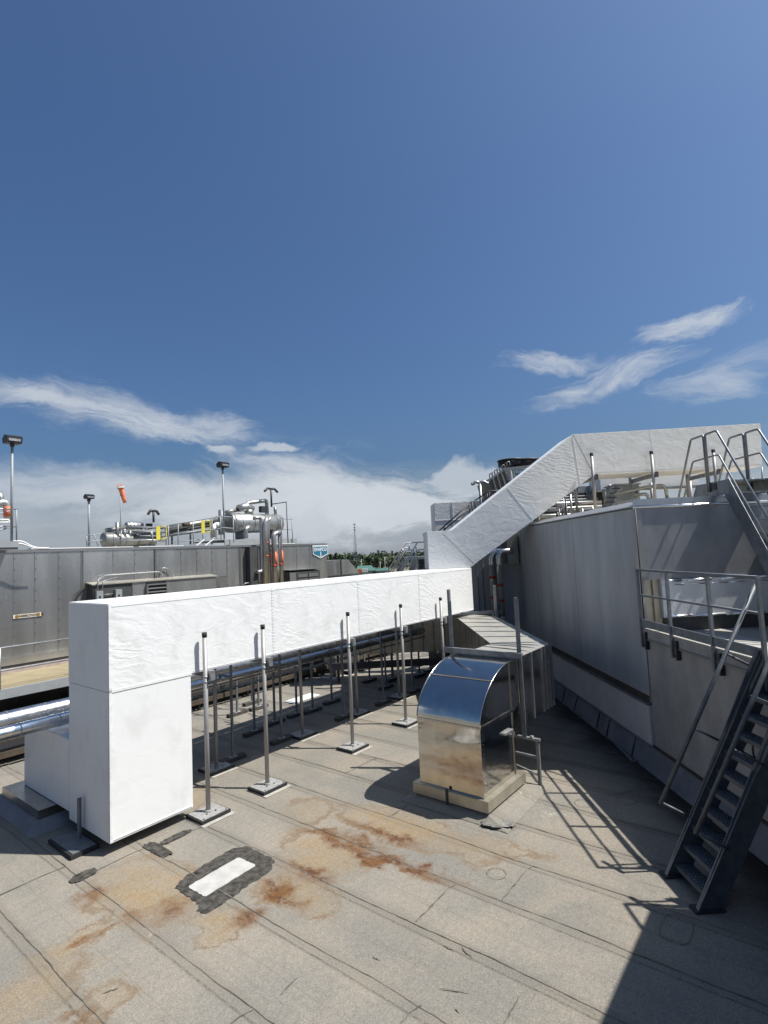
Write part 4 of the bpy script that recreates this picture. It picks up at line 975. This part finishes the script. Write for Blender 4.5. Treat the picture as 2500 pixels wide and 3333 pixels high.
t = thing('valve_cluster', pt(520, 1775, 20.2), 'cluster of valves and short pipes between the low tank and the railings', 'valves')
rs = random.Random(5)
for k in range(9):
    px = 430+rs.random()*115; py = 1722+rs.random()*40; a_ = pt(px, py, 20.2+rs.random()*.6)
    make('valve', MB().tube([a_, a_+Zv*rs.uniform(.1, .25)], rs.uniform(.04, .09), 8), rs.choice([M['tank'], M['darkmetal'], M['galvd'], M['tankd']]), t)
for k in range(4):
    py = 1716+k*14; make('pipe', MB().tube([pt(420+k*12, py, 20.3), pt(555-k*6, py+2, 20.3)], .035+.015*(k % 2), 8), rs.choice([M['tank'], M['galvd']]), t)
# sloping pipe bundle towards the big tank
t = thing('pipe_rack', pt(600, 1770, 20.8), 'sloping dark pipe bundle rising to the big tank', 'pipe rack')
for k, r_ in enumerate((.12, .08, .06)):
    make('pipe', MB().tube([pt(540, 1722+k*11, 20.9), pt(740, 1686+k*15, 20.9)], r_, 10), (M['tankd'], M['darkmetal'], M['galvd'])[k], t)
make('rust_mark', MB().tube([pt(596, 1708, 20.75), pt(615, 1705, 20.75)], .09, 8), M['brownsteel'], t)
for px in (560, 620, 690): make('support', MB().tube([pt(px, 1725, 20.9), pt(px, 1772, 20.9)], .04, 8), M['darkmetal'], t)
# big tank
t, p, q, r = vessel('big_tank', 752, 905, 1702, 31, 20.3, 'largest horizontal metal tank on steel platform above the clad wall', M['tank'])
make('dark_end', MB().tube([pt(742, 1702, 20.3), pt(754, 1702, 20.3)], r*1.0, 24), M['tankd'], t)
make('pipe', MB().tube(bend([pt(800, 1645, 20.3), pt(808, 1637, 20.3), pt(868, 1629, 20.3), pt(870, 1690, 20.2)], .12), .09, 12), M['tank'], t)
make('dome', MB().tube([pt(775, 1655, 20.3), pt(800, 1650, 20.3), pt(822, 1657, 20.3)], [.16, .2, .16], 14), M['tank'], t)
make('dome', MB().tube([pt(735, 1668, 20.4), pt(770, 1660, 20.4)], .09, 10), M['tankd'], t)
make('nozzle', MB().tube([pt(810, 1660, 20.3), pt(810, 1675, 20.3)], .2, 14), M['tank'], t)
make('valve', MB().box(AB(pt(855, 1655, 20.2))[0]-.15, AB(pt(855, 1655, 20.2))[0]+.2, 20.1, 20.3, pt(855, 1668, 20.2).z, pt(855, 1648, 20.2).z, P), M['darkmetal'], t)
make('nozzle', MB().tube([pt(895, 1650, 20.3), pt(897, 1676, 20.3)], .07, 10), M['tankd'], t)
pf = thing('tank_platform', pt(800, 1775, 19.8), 'grey steel platform carrying the big tank', 'platform')
pa0, pa1 = AB(pt(720, 1765, 19.2))[0], AB(pt(955, 1765, 19.2))[0]; pz = pt(830, 1756, 19.2).z
make('floor', MB().box(pa0, pa1, 19.0, 21.2, pz-.05, pz, P), M['galvd'], pf)
make('edge_beam', MB().box(pa0, pa1, 18.95, 19.0, pz-.22, pz, P), M['mute'], pf)
for a_ in (pa0+.2, (pa0+pa1)/2, pa1-.2): make('leg', MB().box(a_, a_+.12, 19.05, 19.17, ZR-.01, pz-.05, P), M['darkmetal'], pf)
make('vertical_tank', MB().tube([pt(720, 1660, 19.9), pt(720, 1740, 19.9)], .12, 12), M['galvd'], pf)
make('oil_pot', MB().tube([pt(695, 1705, 19.7), pt(695, 1748, 19.7)], .13, 12), M['tank'], pf)
make('ball_valve', MB().tube([pt(706, 1700, 19.7), pt(706, 1716, 19.7)], .1, 10), M['white'], pf)
make('pipe', MB().tube(bend([pt(800, 1752, 19.6), pt(800, 1722, 19.6), pt(812, 1716, 19.6)], .05), .1, 10), M['tank'], pf)
make('ladder_tread', MB().bar(pt(640, 1775, 19), pt(665, 1756, 19), .06, .03).bar(pt(668, 1776, 19), pt(695, 1754, 19), .06, .03), M['white'], pf)
# rails
def pixrail(name, b, lines, label, r=.02, m=None, cat='guard rail', plane=at_b, group=None):
    p = plane(lines[0][0][0], lines[0][0][1], b); t = thing(name, p, label, cat, group)
    for ln in lines:
        nm = 'rail_post' if abs(ln[0][0]-ln[-1][0]) < 8 and len(ln) == 2 and abs(ln[0][1]-ln[-1][1]) > 15 else 'rail'
        make(nm, MB().tube([plane(x, y, b) for x, y in ln], r, 6), m or M['mute'], t)
    return t
pixrail('guard_rail', 18.8, [[(717, 1680), (760, 1684)], [(717, 1717), (760, 1720)], [(717, 1680), (720, 1762)], [(759, 1684), (761, 1765)]], 'grey guard rail at the left corner of the tank platform')
pixrail('guard_rail', 18.9, [[(915, 1688), (952, 1690)], [(917, 1722), (952, 1724)], [(916, 1688), (918, 1765)], [(950, 1690), (953, 1768)]], 'grey guard rail at the right corner of the tank platform')
pixrail('pole_frame', 18.7, [[(885, 1641), (932, 1634)], [(932, 1634), (943, 1890)]], 'tall thin dark pole with a top arm in front of the clad wall', .025, M['darkmetal'], 'pole')
pixrail('guard_rail', 19.2, [[(548, 1710), (717, 1680)], [(555, 1740), (717, 1720)], [(560, 1765), (720, 1750)], [(548, 1710), (549, 1775)], [(580, 1705), (580, 1775)], [(628, 1694), (630, 1773)], [(660, 1702), (661, 1772)], [(690, 1690), (690, 1770)]], 'long sloping grey guard rail between the two yellow gates')
pixrail('guard_rail', 19.3, [[(281, 1743), (330, 1737)], [(283, 1765), (330, 1758)], [(282, 1743), (283, 1778)], [(306, 1740), (320, 1778)]], 'low grey guard rail around the left end of the roof tanks')
pixrail('guard_rail', 19.3, [[(392, 1726), (500, 1726)], [(392, 1759), (500, 1758)], [(395, 1726), (396, 1778)], [(496, 1724), (497, 1776)], [(540, 1722), (541, 1776)]], 'grey guard rail in front of the low tank')
for px, py, lab in ((515, 1735, 'left yellow safety gate on the plant roof'), (661, 1715, 'right yellow safety gate on the plant roof')):
    c = pt(px, py, 19.0); a_, b_, z_ = AB(c); t = thing('safety_gate', P(a_, b_, z_-.25), lab, 'gate', 'yellow safety gates')
    make('gate_panel', MB().box(a_-.075, a_+.075, b_-.01, b_+.01, z_-.25, z_+.25, P), M['yellow'], t)
    make('gate_loop', MB().tube(bend([P(a_+.09, b_, z_+.25), P(a_+.32, b_, z_+.25), P(a_+.32, b_, z_-.2), P(a_+.09, b_, z_-.2)], .06), .02, 6), M['yellow'], t)
# orange-labelled risers in front of the wall
def riser(pts, r, b, label, marks, m=None):
    w_ = [pt(x, y, b) for x, y in pts]; t = thing('wall_riser', (w_[-1].x, w_[-1].y, 1.2), label, 'pipe', 'risers with orange markers')
    make('pipe_run', MB().tube(bend(w_, .16, 5), r, 14), m or M['sheathd'], t)
    for (x, y0, y1, mm) in marks:
        p0_, p1_ = pt(x, y0, b), pt(x, y1, b); make('marker', MB().tube([p0_, Vector((p0_.x, p0_.y, p1_.z))], r+.006, 14), mm, t)
    return t
OR, RD = M['orange'], M['red']
riser([(825, 1687), (850, 1684), (853, 1860), (836, 1862)], .075, 18.05, 'riser bending from the tank, first from the left', [(853, 1767, 1772, RD), (853, 1808, 1814, RD)])
riser([(870, 1690), (862, 1702), (866, 1905)], .115, 17.95, 'thick riser descending from the tank, second from the left', [(865, 1764, 1770, RD), (865, 1807, 1813, RD)])
riser([(880, 1684), (872, 1700), (878, 1905)], .06, 18.1, 'slim riser with an orange marker behind the thick riser', [(877, 1803, 1836, OR)])
riser([(912, 1732), (890, 1738), (897, 1905)], .10, 17.95, 'riser with a long orange marker, second from the right', [(894, 1796, 1842, OR), (894, 1794, 1799, RD), (894, 1838, 1844, RD)])
riser([(905, 1735), (910, 1732), (919, 1905)], .085, 18.0, 'rightmost riser with a long orange marker', [(915, 1792, 1838, OR), (915, 1790, 1795, RD), (915, 1834, 1840, RD)])
t = thing('wall_chute', pt(825, 1900, 18.2), 'dark narrow chute on the clad wall left of the risers', 'duct')
a_ = AB(pt(825, 1800, 18.2))[0]; make('chute_body', MB().box(a_-.22, a_+.2, 18.15, 18.37, 2.2, 4.5, P), M['cladd'], t)
make('chute_trim', MB().box(a_-.24, a_-.22, 18.13, 18.37, 2.2, 4.5, P), M['darkmetal'], t)
t = thing('conduit_run', pt(940, 1890, 18.2), 'small conduits curving along the foot of the clad wall by the risers', 'conduit')
make('conduit', MB().tube([pt(790, 1905, 18.2), pt(800, 1898, 18.2), pt(850, 1895, 18.2)], .02, 6), M['galv'], t)
make('conduit', MB().tube([pt(925, 1888, 18.2), pt(950, 1879, 18.2), pt(968, 1882, 18.2)], .02, 6), M['galv'], t)
# far-left platform
t = thing('left_platform', pt(20, 1775, 17.8), 'steel platform with handrail at the far left edge of the roofline', 'platform')
lp = lambda x, y: pt(x, y, 17.8)
a_ = AB(lp(48, 1775))[0]; make('floor', MB().box(a_-3, a_, 17.5, 19, lp(20, 1783).z, lp(20, 1764).z, P), M['mute'], t)
make('beam', MB().box(a_-3, a_-.02, 17.48, 17.52, lp(20, 1790).z, lp(20, 1783).z, P), M['darkmetal'], t)
for y in (1657, 1714): make('rail', MB().tube([lp(-60, y), lp(58, y)], .022, 8), M['galv'], t)
for y0, y1 in ((1674, 1662), (1728, 1716)): make('rail', MB().tube([lp(-40, y0+8), lp(36, y1)], .02, 8), M['mute'], t)
make('rail_post', MB().tube([lp(54, 1657), lp(54, 1765)], .02, 8), M['mute'], t)
t = thing('edge_conduit', lp(60, 1765), 'pair of white conduits dipping from the platform to the roof edge', 'conduit')
for d_ in (0, 8): make('conduit', MB().tube(bend([lp(40, 1761+d_), lp(72, 1761+d_), lp(112, 1783+d_*.3), lp(160, 1784)], .15), .022, 8), M['white'], t)
t = thing('elbow_pipe', lp(10, 1700), 'clad pipe elbow with orange marker at the far left edge', 'pipe')
make('pipe_run', MB().tube(bend([pt(-30, 1648, 19), pt(23, 1630, 19), pt(26, 1700, 19)], .2), .11, 12), M['sheathd'], t)
make('marker', MB().tube([pt(25, 1648, 19), pt(25.5, 1682, 19)], .118, 12), M['orange'], t)
make('lower_pipe', MB().tube(bend([pt(-20, 1692, 18.8), pt(28, 1692, 18.8), pt(30, 1700, 18.8), pt(-20, 1702, 18.8)], .05), .03, 8), M['white'], t)
make('tank_end', MB().tube([pt(-12, 1625, 19.2), pt(4, 1625, 19.2)], .25, 16), M['tank'], t)

# ================================================================ RIGHT BACKGROUND
def cooler():
    V0 = 23
    t = thing('evaporative_cooler', at_v(1660, 1650, V0), 'big cooler unit with tilted finned coil, dark fans and blue sign behind the sloping duct', 'cooler')
    c = [at_v(x, y, V0) for x, y in ((1588, 1560), (1641, 1526), (1655, 1598), (1612, 1640))]
    make('coil', MB().prism(c, V*2.4), M['coil'], t)
    make('coil_frame', MB().prism([at_v(x, y, V0-.03) for x, y in ((1586, 1562), (1642, 1524), (1642, 1531), (1589, 1569))], V*.1), M['clade'], t)
    for k in range(3):
        x = 1603+k*14; make('coil_rib', MB().bar(at_v(x, 1553-k*9, V0-.03), at_v(x+24, 1632-k*9, V0-.03), .05, .05), M['clade'], t)
    make('cabinet', MB().prism([at_v(x, y, V0+.1) for x, y in ((1643, 1532), (1740, 1520), (1740, 1640), (1668, 1640))], V*3), M['mute'], t)
    make('cabinet_edge', MB().tube(bend([at_v(1650, 1527, V0), at_v(1662, 1528, V0), at_v(1670, 1600, V0)], .06), .05, 8), M['white'], t)
    make('top_rim', MB().bar(at_v(1640, 1528, V0), at_v(1740, 1517, V0), .1, .12), M['clade'], t)
    for x in (1665, 1714):
        p = at_v(x, 1516, V0+.8); make('fan_guard', MB().tube([p-Zv*.02, p+Zv*.22], .58, 20), M['black'], t)
        make('fan_rim', MB().tube([p+Zv*.20, p+Zv*.25], .62, 20), M['darkmetal'], t)
    rs = random.Random(3)
    for k in range(8):
        x = 1594+k*8; p = at_v(x, 1555-k*5.5, V0); make('header_pipe', MB().tube(bend([p, p+Zv*.17, p+Zv*.19+U*.12, p+Zv*.03+U*.14], .06), .022, 6), M['galv'] if k % 2 else M['darkmetal'], t)
    for k in range(9):
        p = at_v(1648+k*2.3, 1548+k*8, V0); make('header_pipe', MB().tube([p, p+U*.14+Zv*.05], .035, 6), M['galv'], t)
    return V0
V0 = cooler()
c = at_v(1702, 1541, V0+.0)
shield('shield_sign', c, U, .78, .44, 'blue and white EVAPCO shield on the cooler cabinet')
c2 = at_v(1562, 1630, 21)
q = at_v(1562, 1572, 21); t = thing('twin_vent', Vector((c2.x, c2.y, 4.6)), 'pale twin-outlet vent left of the cooler unit', 'vent')
make('stack', MB().tube([Vector((q.x, q.y, 4.6)), q], .06, 8), M['galv'], t)
for s_ in (-1, 1): make('outlet', MB().tube(bend([q, q+U*s_*.16+Zv*.06, q+U*s_*.27-Zv*.03, q+U*s_*.34-Zv*.02], .08), .06, 8), M['galv'], t)
# white wrapped box duct behind
t = thing('wrapped_duct', at_v(1480, 1730, 25), 'pale wrapped box duct standing behind the dark stair rails', 'duct')
p = at_v(1412, 1637, 25); q = at_v(1570, 1735, 25)
make('wrapped_body', MB().box(p.dot(U), at_v(1625, 1640, 25).dot(U), 25, 26.5, 3.6, p.z, Q), WR, t, bevel=.02)
make('seam_lip', MB().box(p.dot(U), q.dot(U)+.5, 24.98, 25.0, at_v(1480, 1693, 25).z, at_v(1480, 1691, 25).z, Q), WR, t)
make('seam_lip', MB().box(at_v(1474, 1690, 25).dot(U), at_v(1476, 1690, 25).dot(U), 24.98, 25.0, 4, p.z, Q), WR, t)
pixrail('stair_rail', 20.5, [[(1430, 1727), (1530, 1637)], [(1443, 1727), (1532, 1652)], [(1460, 1727), (1534, 1668)], [(1528, 1636), (1530, 1700)], [(1536, 1634), (1540, 1690)], [(1546, 1625), (1548, 1670)], [(1548, 1628), (1592, 1598), (1640, 1596)], [(1548, 1660), (1600, 1625)],
                            [(1570, 1612), (1572, 1648)], [(1585, 1606), (1587, 1640)], [(1592, 1600), (1595, 1635)], [(1445, 1712), (1447, 1727)]], 'dark stair handrails climbing behind the sloping white duct', .028, M['darkmetal'], 'stair rail', at_v)
# white stairs far beyond the main duct
t = pixrail('far_stair_rail', 26, [[(1258, 1865), (1320, 1767), (1386, 1764)], [(1268, 1865), (1319, 1783), (1330, 1783)], [(1277, 1863), (1320, 1791), (1347, 1790)], [(1300, 1862), (1359, 1765)], [(1308, 1861), (1349, 1792)], [(1322, 1853), (1354, 1803)], [(1350, 1856), (1363, 1836)],
                              [(1356, 1797), (1362, 1789), (1386, 1788)], [(1332, 1768), (1332, 1790)], [(1354, 1780), (1357, 1840)], [(1310, 1785), (1311, 1797)]], 'white stair handrails rising in front of the far trees', .035, M['white'], 'stair rail', at_v)
t = thing('far_landing', at_v(1370, 1850, 27), 'dark landing structure beside the far white stair rails', 'platform')
make('landing', MB().box(at_v(1320, 1815, 27).dot(U), at_v(1392, 1815, 27).dot(U), 27, 28.5, at_v(1350, 1821, 27).z, at_v(1350, 1812, 27).z, Q), M['mute'], t)
make('body', MB().box(at_v(1362, 1815, 27).dot(U), at_v(1392, 1815, 27).dot(U), 27.05, 28.3, 1.5, at_v(1350, 1821, 27).z, Q), M['cladd'], t)
make('stringer', MB().bar(at_v(1298, 1862, 26.8), at_v(1318, 1826, 26.8), .05, .3).bar(at_v(1338, 1858, 26.8), at_v(1355, 1825, 26.8), .05, .3), M['galv'], t)
# plant on the upper roof seen beneath the upper duct
rs = random.Random(21)
t = thing('valve_rack', Q(6.6, 18, 4.7), 'crowded rack of pipes, valves and dark coils beneath the upper white duct', 'pipe rack')
for k in range(9):
    y = 1590+k*9; z_ = at_v(1850, y+40, 19.5).z; z_ = 4.8+k*.13
    make('pipe', MB().tube([Q(4.9+rs.random()*.6, 18.8+k*.3, z_), Q(8.0+rs.random()*1.5, 18.8+k*.3, z_+rs.uniform(-.02, .05))], rs.uniform(.03, .08), 8), rs.choice([M['sheathd'], M['galvd'], M['brownsteel'], M['darkmetal'], M['tankd']]), t)
for k in range(40):
    u = 4.9+rs.random()*3.3; v0 = 18.0+rs.random()*2.5; z_ = rs.uniform(4.9, 5.9)
    make('post', MB().tube([Q(u, v0, 4.7), Q(u, v0, z_)], rs.uniform(.02, .05), 8), rs.choice([M['galv'], M['darkmetal'], M['galvd'], M['tank']]), t)
for k in range(10):
    u = 5.2+rs.random()*2.6; v0 = 18+rs.random(); z_ = rs.uniform(4.95, 5.3)
    make('valve', MB().box(u, u+.16, v0, v0+.14, z_, z_+.13, Q), rs.choice([M['darkmetal'], M['brownsteel'], M['tankd'], M['galvd'], M['galv']]), t)
t = thing('condenser_bank', Q(7, 21.5, 4.7), 'bank of dark framed condenser coils beyond the pipe rack', 'condenser')
for r0 in range(2):
    for k in range(6):
        u = 5.6+k*.62; z_ = 5.05+r0*.55
        make('coil_frame', MB().box(u, u+.56, 21.4, 21.5, z_, z_+.48, Q), M['mute'], t)
        make('coil', MB().box(u+.06, u+.50, 21.36, 21.4, z_+.06, z_+.42, Q), M['black'], t)
make('frame', MB().box(5.5, 9.4, 21.5, 22.6, 4.7, 6.3, Q), M['mute'], t)
for k in range(7): make('frame_post', MB().bar(Q(5.5+k*.6, 21.2, 4.7), Q(5.8+k*.6, 21.2, 6.3), .05, .05), M['galvd'], t)
# small ship stair and grey cabinet
t = thing('ship_stair', at_v(1970, 1660, 17.9), 'small grey ship stair under the upper white duct', 'stair')
for dx in (0, 26): make('stringer', MB().bar(at_v(1963+dx, 1665, 17.9), at_v(1995+dx, 1583, 17.9), .04, .14), M['galv'], t)
for k in range(5): make('tread', MB().bar(at_v(1968+k*6.5, 1650-k*15, 17.8), at_v(1994+k*6.5, 1649-k*15, 17.8), .12, .03), M['darkmetal'], t)
t = thing('control_cabinet', Q(8.0, 18.4, 4.7), 'grey cabinet with a lid behind the middle post of the upper duct', 'cabinet')
p = at_v(2005, 1580, 18.2); q = at_v(2085, 1640, 18.2)
make('cabinet_body', MB().box(p.dot(U), q.dot(U), 18.2, 19.0, 4.7, p.z, Q), M['mute'], t)
make('cabinet_lid', MB().box(p.dot(U)-.05, q.dot(U)+.05, 18.15, 19.05, p.z, p.z+.05, Q), M['galv'], t)
make('handle', MB().box(q.dot(U)-.12, q.dot(U)-.08, 18.17, 18.2, p.z-.4, p.z-.2, Q), M['darkmetal'], t)
t = thing('swan_pipe', at_v(2160, 1620, 16.9), 'silver swan-neck pipe rising behind the upper roof edge', 'pipe')
make('pipe_run', MB().tube(bend([at_v(2000, 1610, 16.9), at_v(2090, 1588, 16.9), at_v(2165, 1578, 16.9), at_v(2172, 1622, 16.9)], .25), .055, 10), M['sheathd'], t)
make('pipe_run', MB().tube(bend([at_v(2060, 1612, 16.8), at_v(2105, 1607, 16.8), at_v(2112, 1625, 16.8)], .12), .05, 10), M['tank'], t)
t = thing('grey_tank', Q(9.5, 17.3, 4.7), 'olive grey rounded tank top behind the upper roof edge', 'tank')
make('shell', MB().tube([Q(8.7, 17.6, 4.72), Q(8.75, 17.6, 4.78), Q(11.4, 17.6, 4.82), Q(11.5, 17.6, 4.75)], [.22, .26, .34, .28], 16), M['coil'], t)
make('lid', MB().tube([Q(10.2, 17.6, 5.1), Q(10.2, 17.6, 5.2)], .12, 12), M['galv'], t)
t = thing('rear_duct', Q(10, 20, 4.7), 'second white duct with tan underside seen beyond the upper duct', 'duct')
p = at_v(2000, 1540, 20.5); q = at_v(2330, 1585, 20.5)
make('duct_body', MB().box(8.8, 12.6, 20.5, 21.6, 6.02, 6.5, Q), M['wraps'], t)
for u in (9.1, 10.7, 12.2): make('post', MB().tube([Q(u, 20.4, 4.7), Q(u, 20.4, 6.2)], .06, 10), M['pvc'], t)
make('strut', MB().bar(Q(8.8, 20.4, 5.98), Q(12.6, 20.4, 5.98), .06, .1), M['galvd'], t)
t = pixrail('guard_rail', 23, [[(2270, 1582), (2500, 1556)], [(2270, 1600), (2500, 1576)], [(2290, 1575), (2292, 1615)], [(2330, 1570), (2332, 1610)], [(2235, 1590), (2237, 1620)], [(2400, 1560), (2402, 1605)], [(2450, 1556), (2452, 1600)], [(2480, 1520), (2483, 1600)]], 'pale guard rail on the far side of the upper roof', .03, M['galv'], 'guard rail', at_v)

# ================================================================ FAR SCENERY
GZ = -8.0
def far(px, py, dist):
    r = ray(px, py); h = hypot(r.x, r.y); return Vector((0, 0, CAMH))+r*(dist/h)
def leafcloud(mb, c, rx, ry, rz, n, s, rs):
    for k in range(n):
        th = rs.uniform(0, 2*pi); ph = math.acos(rs.uniform(-1, 1)); r = rs.uniform(.55, 1.05)
        p = c+Vector((rx*r*sin(ph)*cos(th), ry*r*sin(ph)*sin(th), rz*r*cos(ph)))
        a = Vector((rs.uniform(-1, 1), rs.uniform(-1, 1), rs.uniform(-1, 1))).normalized(); b = a.cross(Vector((rs.uniform(-1, 1), rs.uniform(-1, 1), rs.uniform(-1, 1)))).normalized()
        k_ = s*rs.uniform(.6, 1.3)
        mb.add([p+a*k_, p+b*k_, p-a*k_*.8, p-b*k_*.9], [(0, 1, 2), (0, 2, 3)])
rs = random.Random(9)
wood = MB()
for k in range(520):
    x = rs.uniform(-190, 250); d = rs.uniform(400, 560)
    yt = rs.uniform(8.5, 12.5)+(1.8 if rs.random() < .12 else 0); c = Vector((x, d, GZ+yt-4))
    leafcloud(wood, c, rs.uniform(3, 6.5), 4, rs.uniform(3.5, 5), 46, 1.0, rs)
    leafcloud(wood, c-Zv*5, 6, 4, 4.5, 22, 1.5, rs)
make('wood', wood, M['leaf'], loc=(0, 480, GZ), kind='stuff', label='dark green wood standing along the horizon')
tl = [(1013, 1792, 14), (1093, 1795, 10), (1108, 1796, 13), (1138, 1801, 9), (1153, 1796, 12), (1200, 1806, 9), (1295, 1794, 11), (1078, 1800, 8), (1228, 1806, 8), (1370, 1790, 10)]
place = ['dark round-crowned tree just right of the shield sign', 'bushy tree left of the distant mast', 'tall dark tree between the plant end and the distant mast', 'small tree standing out just left of the mast foot', 'round tree at the foot of the distant mast', 'low tree right of the distant mast',
         'tree standing higher than the wood near the far white stair', 'low tree above the sloping end of the clad building', 'small tree above the green-roofed house', 'tree seen behind the far stair landing']
for (px, py, wpx), lab in zip(tl, place):
    top = far(px, py, 410); base_ = Vector((top.x, top.y, GZ)); h = top.z-GZ
    t = thing('tree', base_, lab, 'tree', 'trees along the horizon')
    make('trunk', MB().tube([base_, base_+Zv*h*.45, base_+Zv*h*.7+Vector((.4, 0, 0))], [.35, .25, .1], 7), M['bark'], t)
    cr_ = MB(); rr = wpx/FPX*410*.85
    for k in range(6):
        c = base_+Zv*h*rs.uniform(.5, .82)+Vector((rs.uniform(-.6, .6)*rr, rs.uniform(-.5, .5)*rr, 0))
        leafcloud(cr_, c, rr*.55, rr*.55, h*.16, 60, .55, rs)
    make('crown', cr_, M['leaf'], t)
# mast
b0 = far(1157, 1805, 400); base_ = Vector((b0.x, b0.y, GZ)); top = far(1153.5, 1705, 400)
t = thing('cell_tower', base_, 'slim lattice cell tower above the trees', 'tower')
for dx, dy in ((-1.1, 0), (1.1, 0), (0, 1.6)):
    make('leg', MB().tube([base_+Vector((dx*1.7, dy*1.7, 0)), Vector((top.x+dx*.25, top.y+dy*.2, top.z-4))], .16, 5), M['haze_blue'], t)
lat = MB()
for k in range(16):
    f0, f1 = k/16, (k+1)/16; s0 = 1.7*(1-f0)+.25*f0; s1 = 1.7*(1-f1)+.25*f1; H_ = top.z-4-GZ
    p0_ = base_.lerp(Vector((top.x, top.y, GZ)), f0)+Zv*H_*f0; p1_ = base_.lerp(Vector((top.x, top.y, GZ)), f1)+Zv*H_*f1
    lat.tube([p0_+Vector((-1.1*s0, 0, 0)), p1_+Vector((1.1*s1, 0, 0))], .07, 4).tube([p0_+Vector((1.1*s0, 0, 0)), p1_+Vector((-1.1*s1, 0, 0))], .07, 4)
make('lattice', lat, M['haze_blue'], t)
make('mast', MB().tube([Vector((top.x, top.y, top.z-5)), top], .2, 6), M['haze_blue'], t)
for z in (0, -1.8, -3.8):
    for k in range(4):
        p = top+Vector((-.9+.6*k, 0, z-.5)); make('antenna', MB().box(p.x-.14, p.x+.14, p.y-.2, p.y+.1, p.z-.5, p.z+.6 if z == 0 else p.z+.2), M['haze_blue'], t)
# house, trailer, poles, flag
c = far(1215, 1848, 330)
t = thing('green_roofed_house', Vector((c.x, c.y, GZ)), 'low building with a green gabled roof before the wood', 'house')
x0, x1 = far(1160, 1850, 330).x, far(1222, 1850, 330).x; zt = far(1200, 1842, 330).z; ze = far(1200, 1858, 330).z
make('wall', MB().box(x0, x1, c.y, c.y+10, GZ, ze), M['mute'], t)
make('roof', MB().prism([Vector((x0-.5, c.y-.6, ze)), Vector((x1+.5, c.y-.6, ze)), Vector((x1-2.5, c.y+5, zt)), Vector((x0+.5, c.y+5, zt))], (0, 0, .2)), M['greenroof'], t)
make('lower_roof', MB().prism([Vector((x1-2, c.y-1, ze-.4)), Vector((x1+9, c.y-1, ze-.4)), Vector((x1+7.5, c.y+4, ze+.9)), Vector((x1-1, c.y+4, ze+.9))], (0, 0, .2)), M['greenroof'], t)
make('lower_wall', MB().box(x1-1.5, x1+8.5, c.y, c.y+8, GZ, ze-.3), M['mute'], t)
for (xa, xb, ya, yb, m_, lab) in ((1163, 1176, 1853, 1865, 'orange', 'orange-red trailer parked by the green-roofed building'), (1179, 1196, 1851, 1863, 'white', 'white trailer box parked right of the orange trailer')):
    p, q = far(xa, ya, 300), far(xb, yb, 300)
    t = thing('trailer', Vector((p.x, p.y, GZ)), lab, 'trailer', 'parked trailers')
    make('box_body', MB().box(p.x, q.x, p.y, p.y+2.5, q.z, p.z), M[m_], t)
    for k in (.2, .8): make('wheel', MB().tube([Vector((p.x+(q.x-p.x)*k, p.y-.1, q.z-.3)), Vector((p.x+(q.x-p.x)*k, p.y+.3, q.z-.3))], .5, 10), M['black'], t)
for (px, y0, lab) in ((1237, 1827, 'utility pole just left of the far white stair'), (1252, 1812, 'taller utility pole nearest the far white stair'), (1176, 1820, 'utility pole rising behind the trailers')):
    p = far(px, y0, 250); t = thing('utility_pole', Vector((p.x, p.y, GZ)), lab, 'utility pole', 'utility poles before the wood')
    make('pole', MB().tube([Vector((p.x, p.y, GZ)), p], .17, 6), M['mute'], t)
    make('crossarm', MB().bar(p+Vector((-.9, 0, -.5)), p+Vector((.9, 0, -.5)), .12, .12), M['mute'], t)
S.cycles.max_bounces = 8
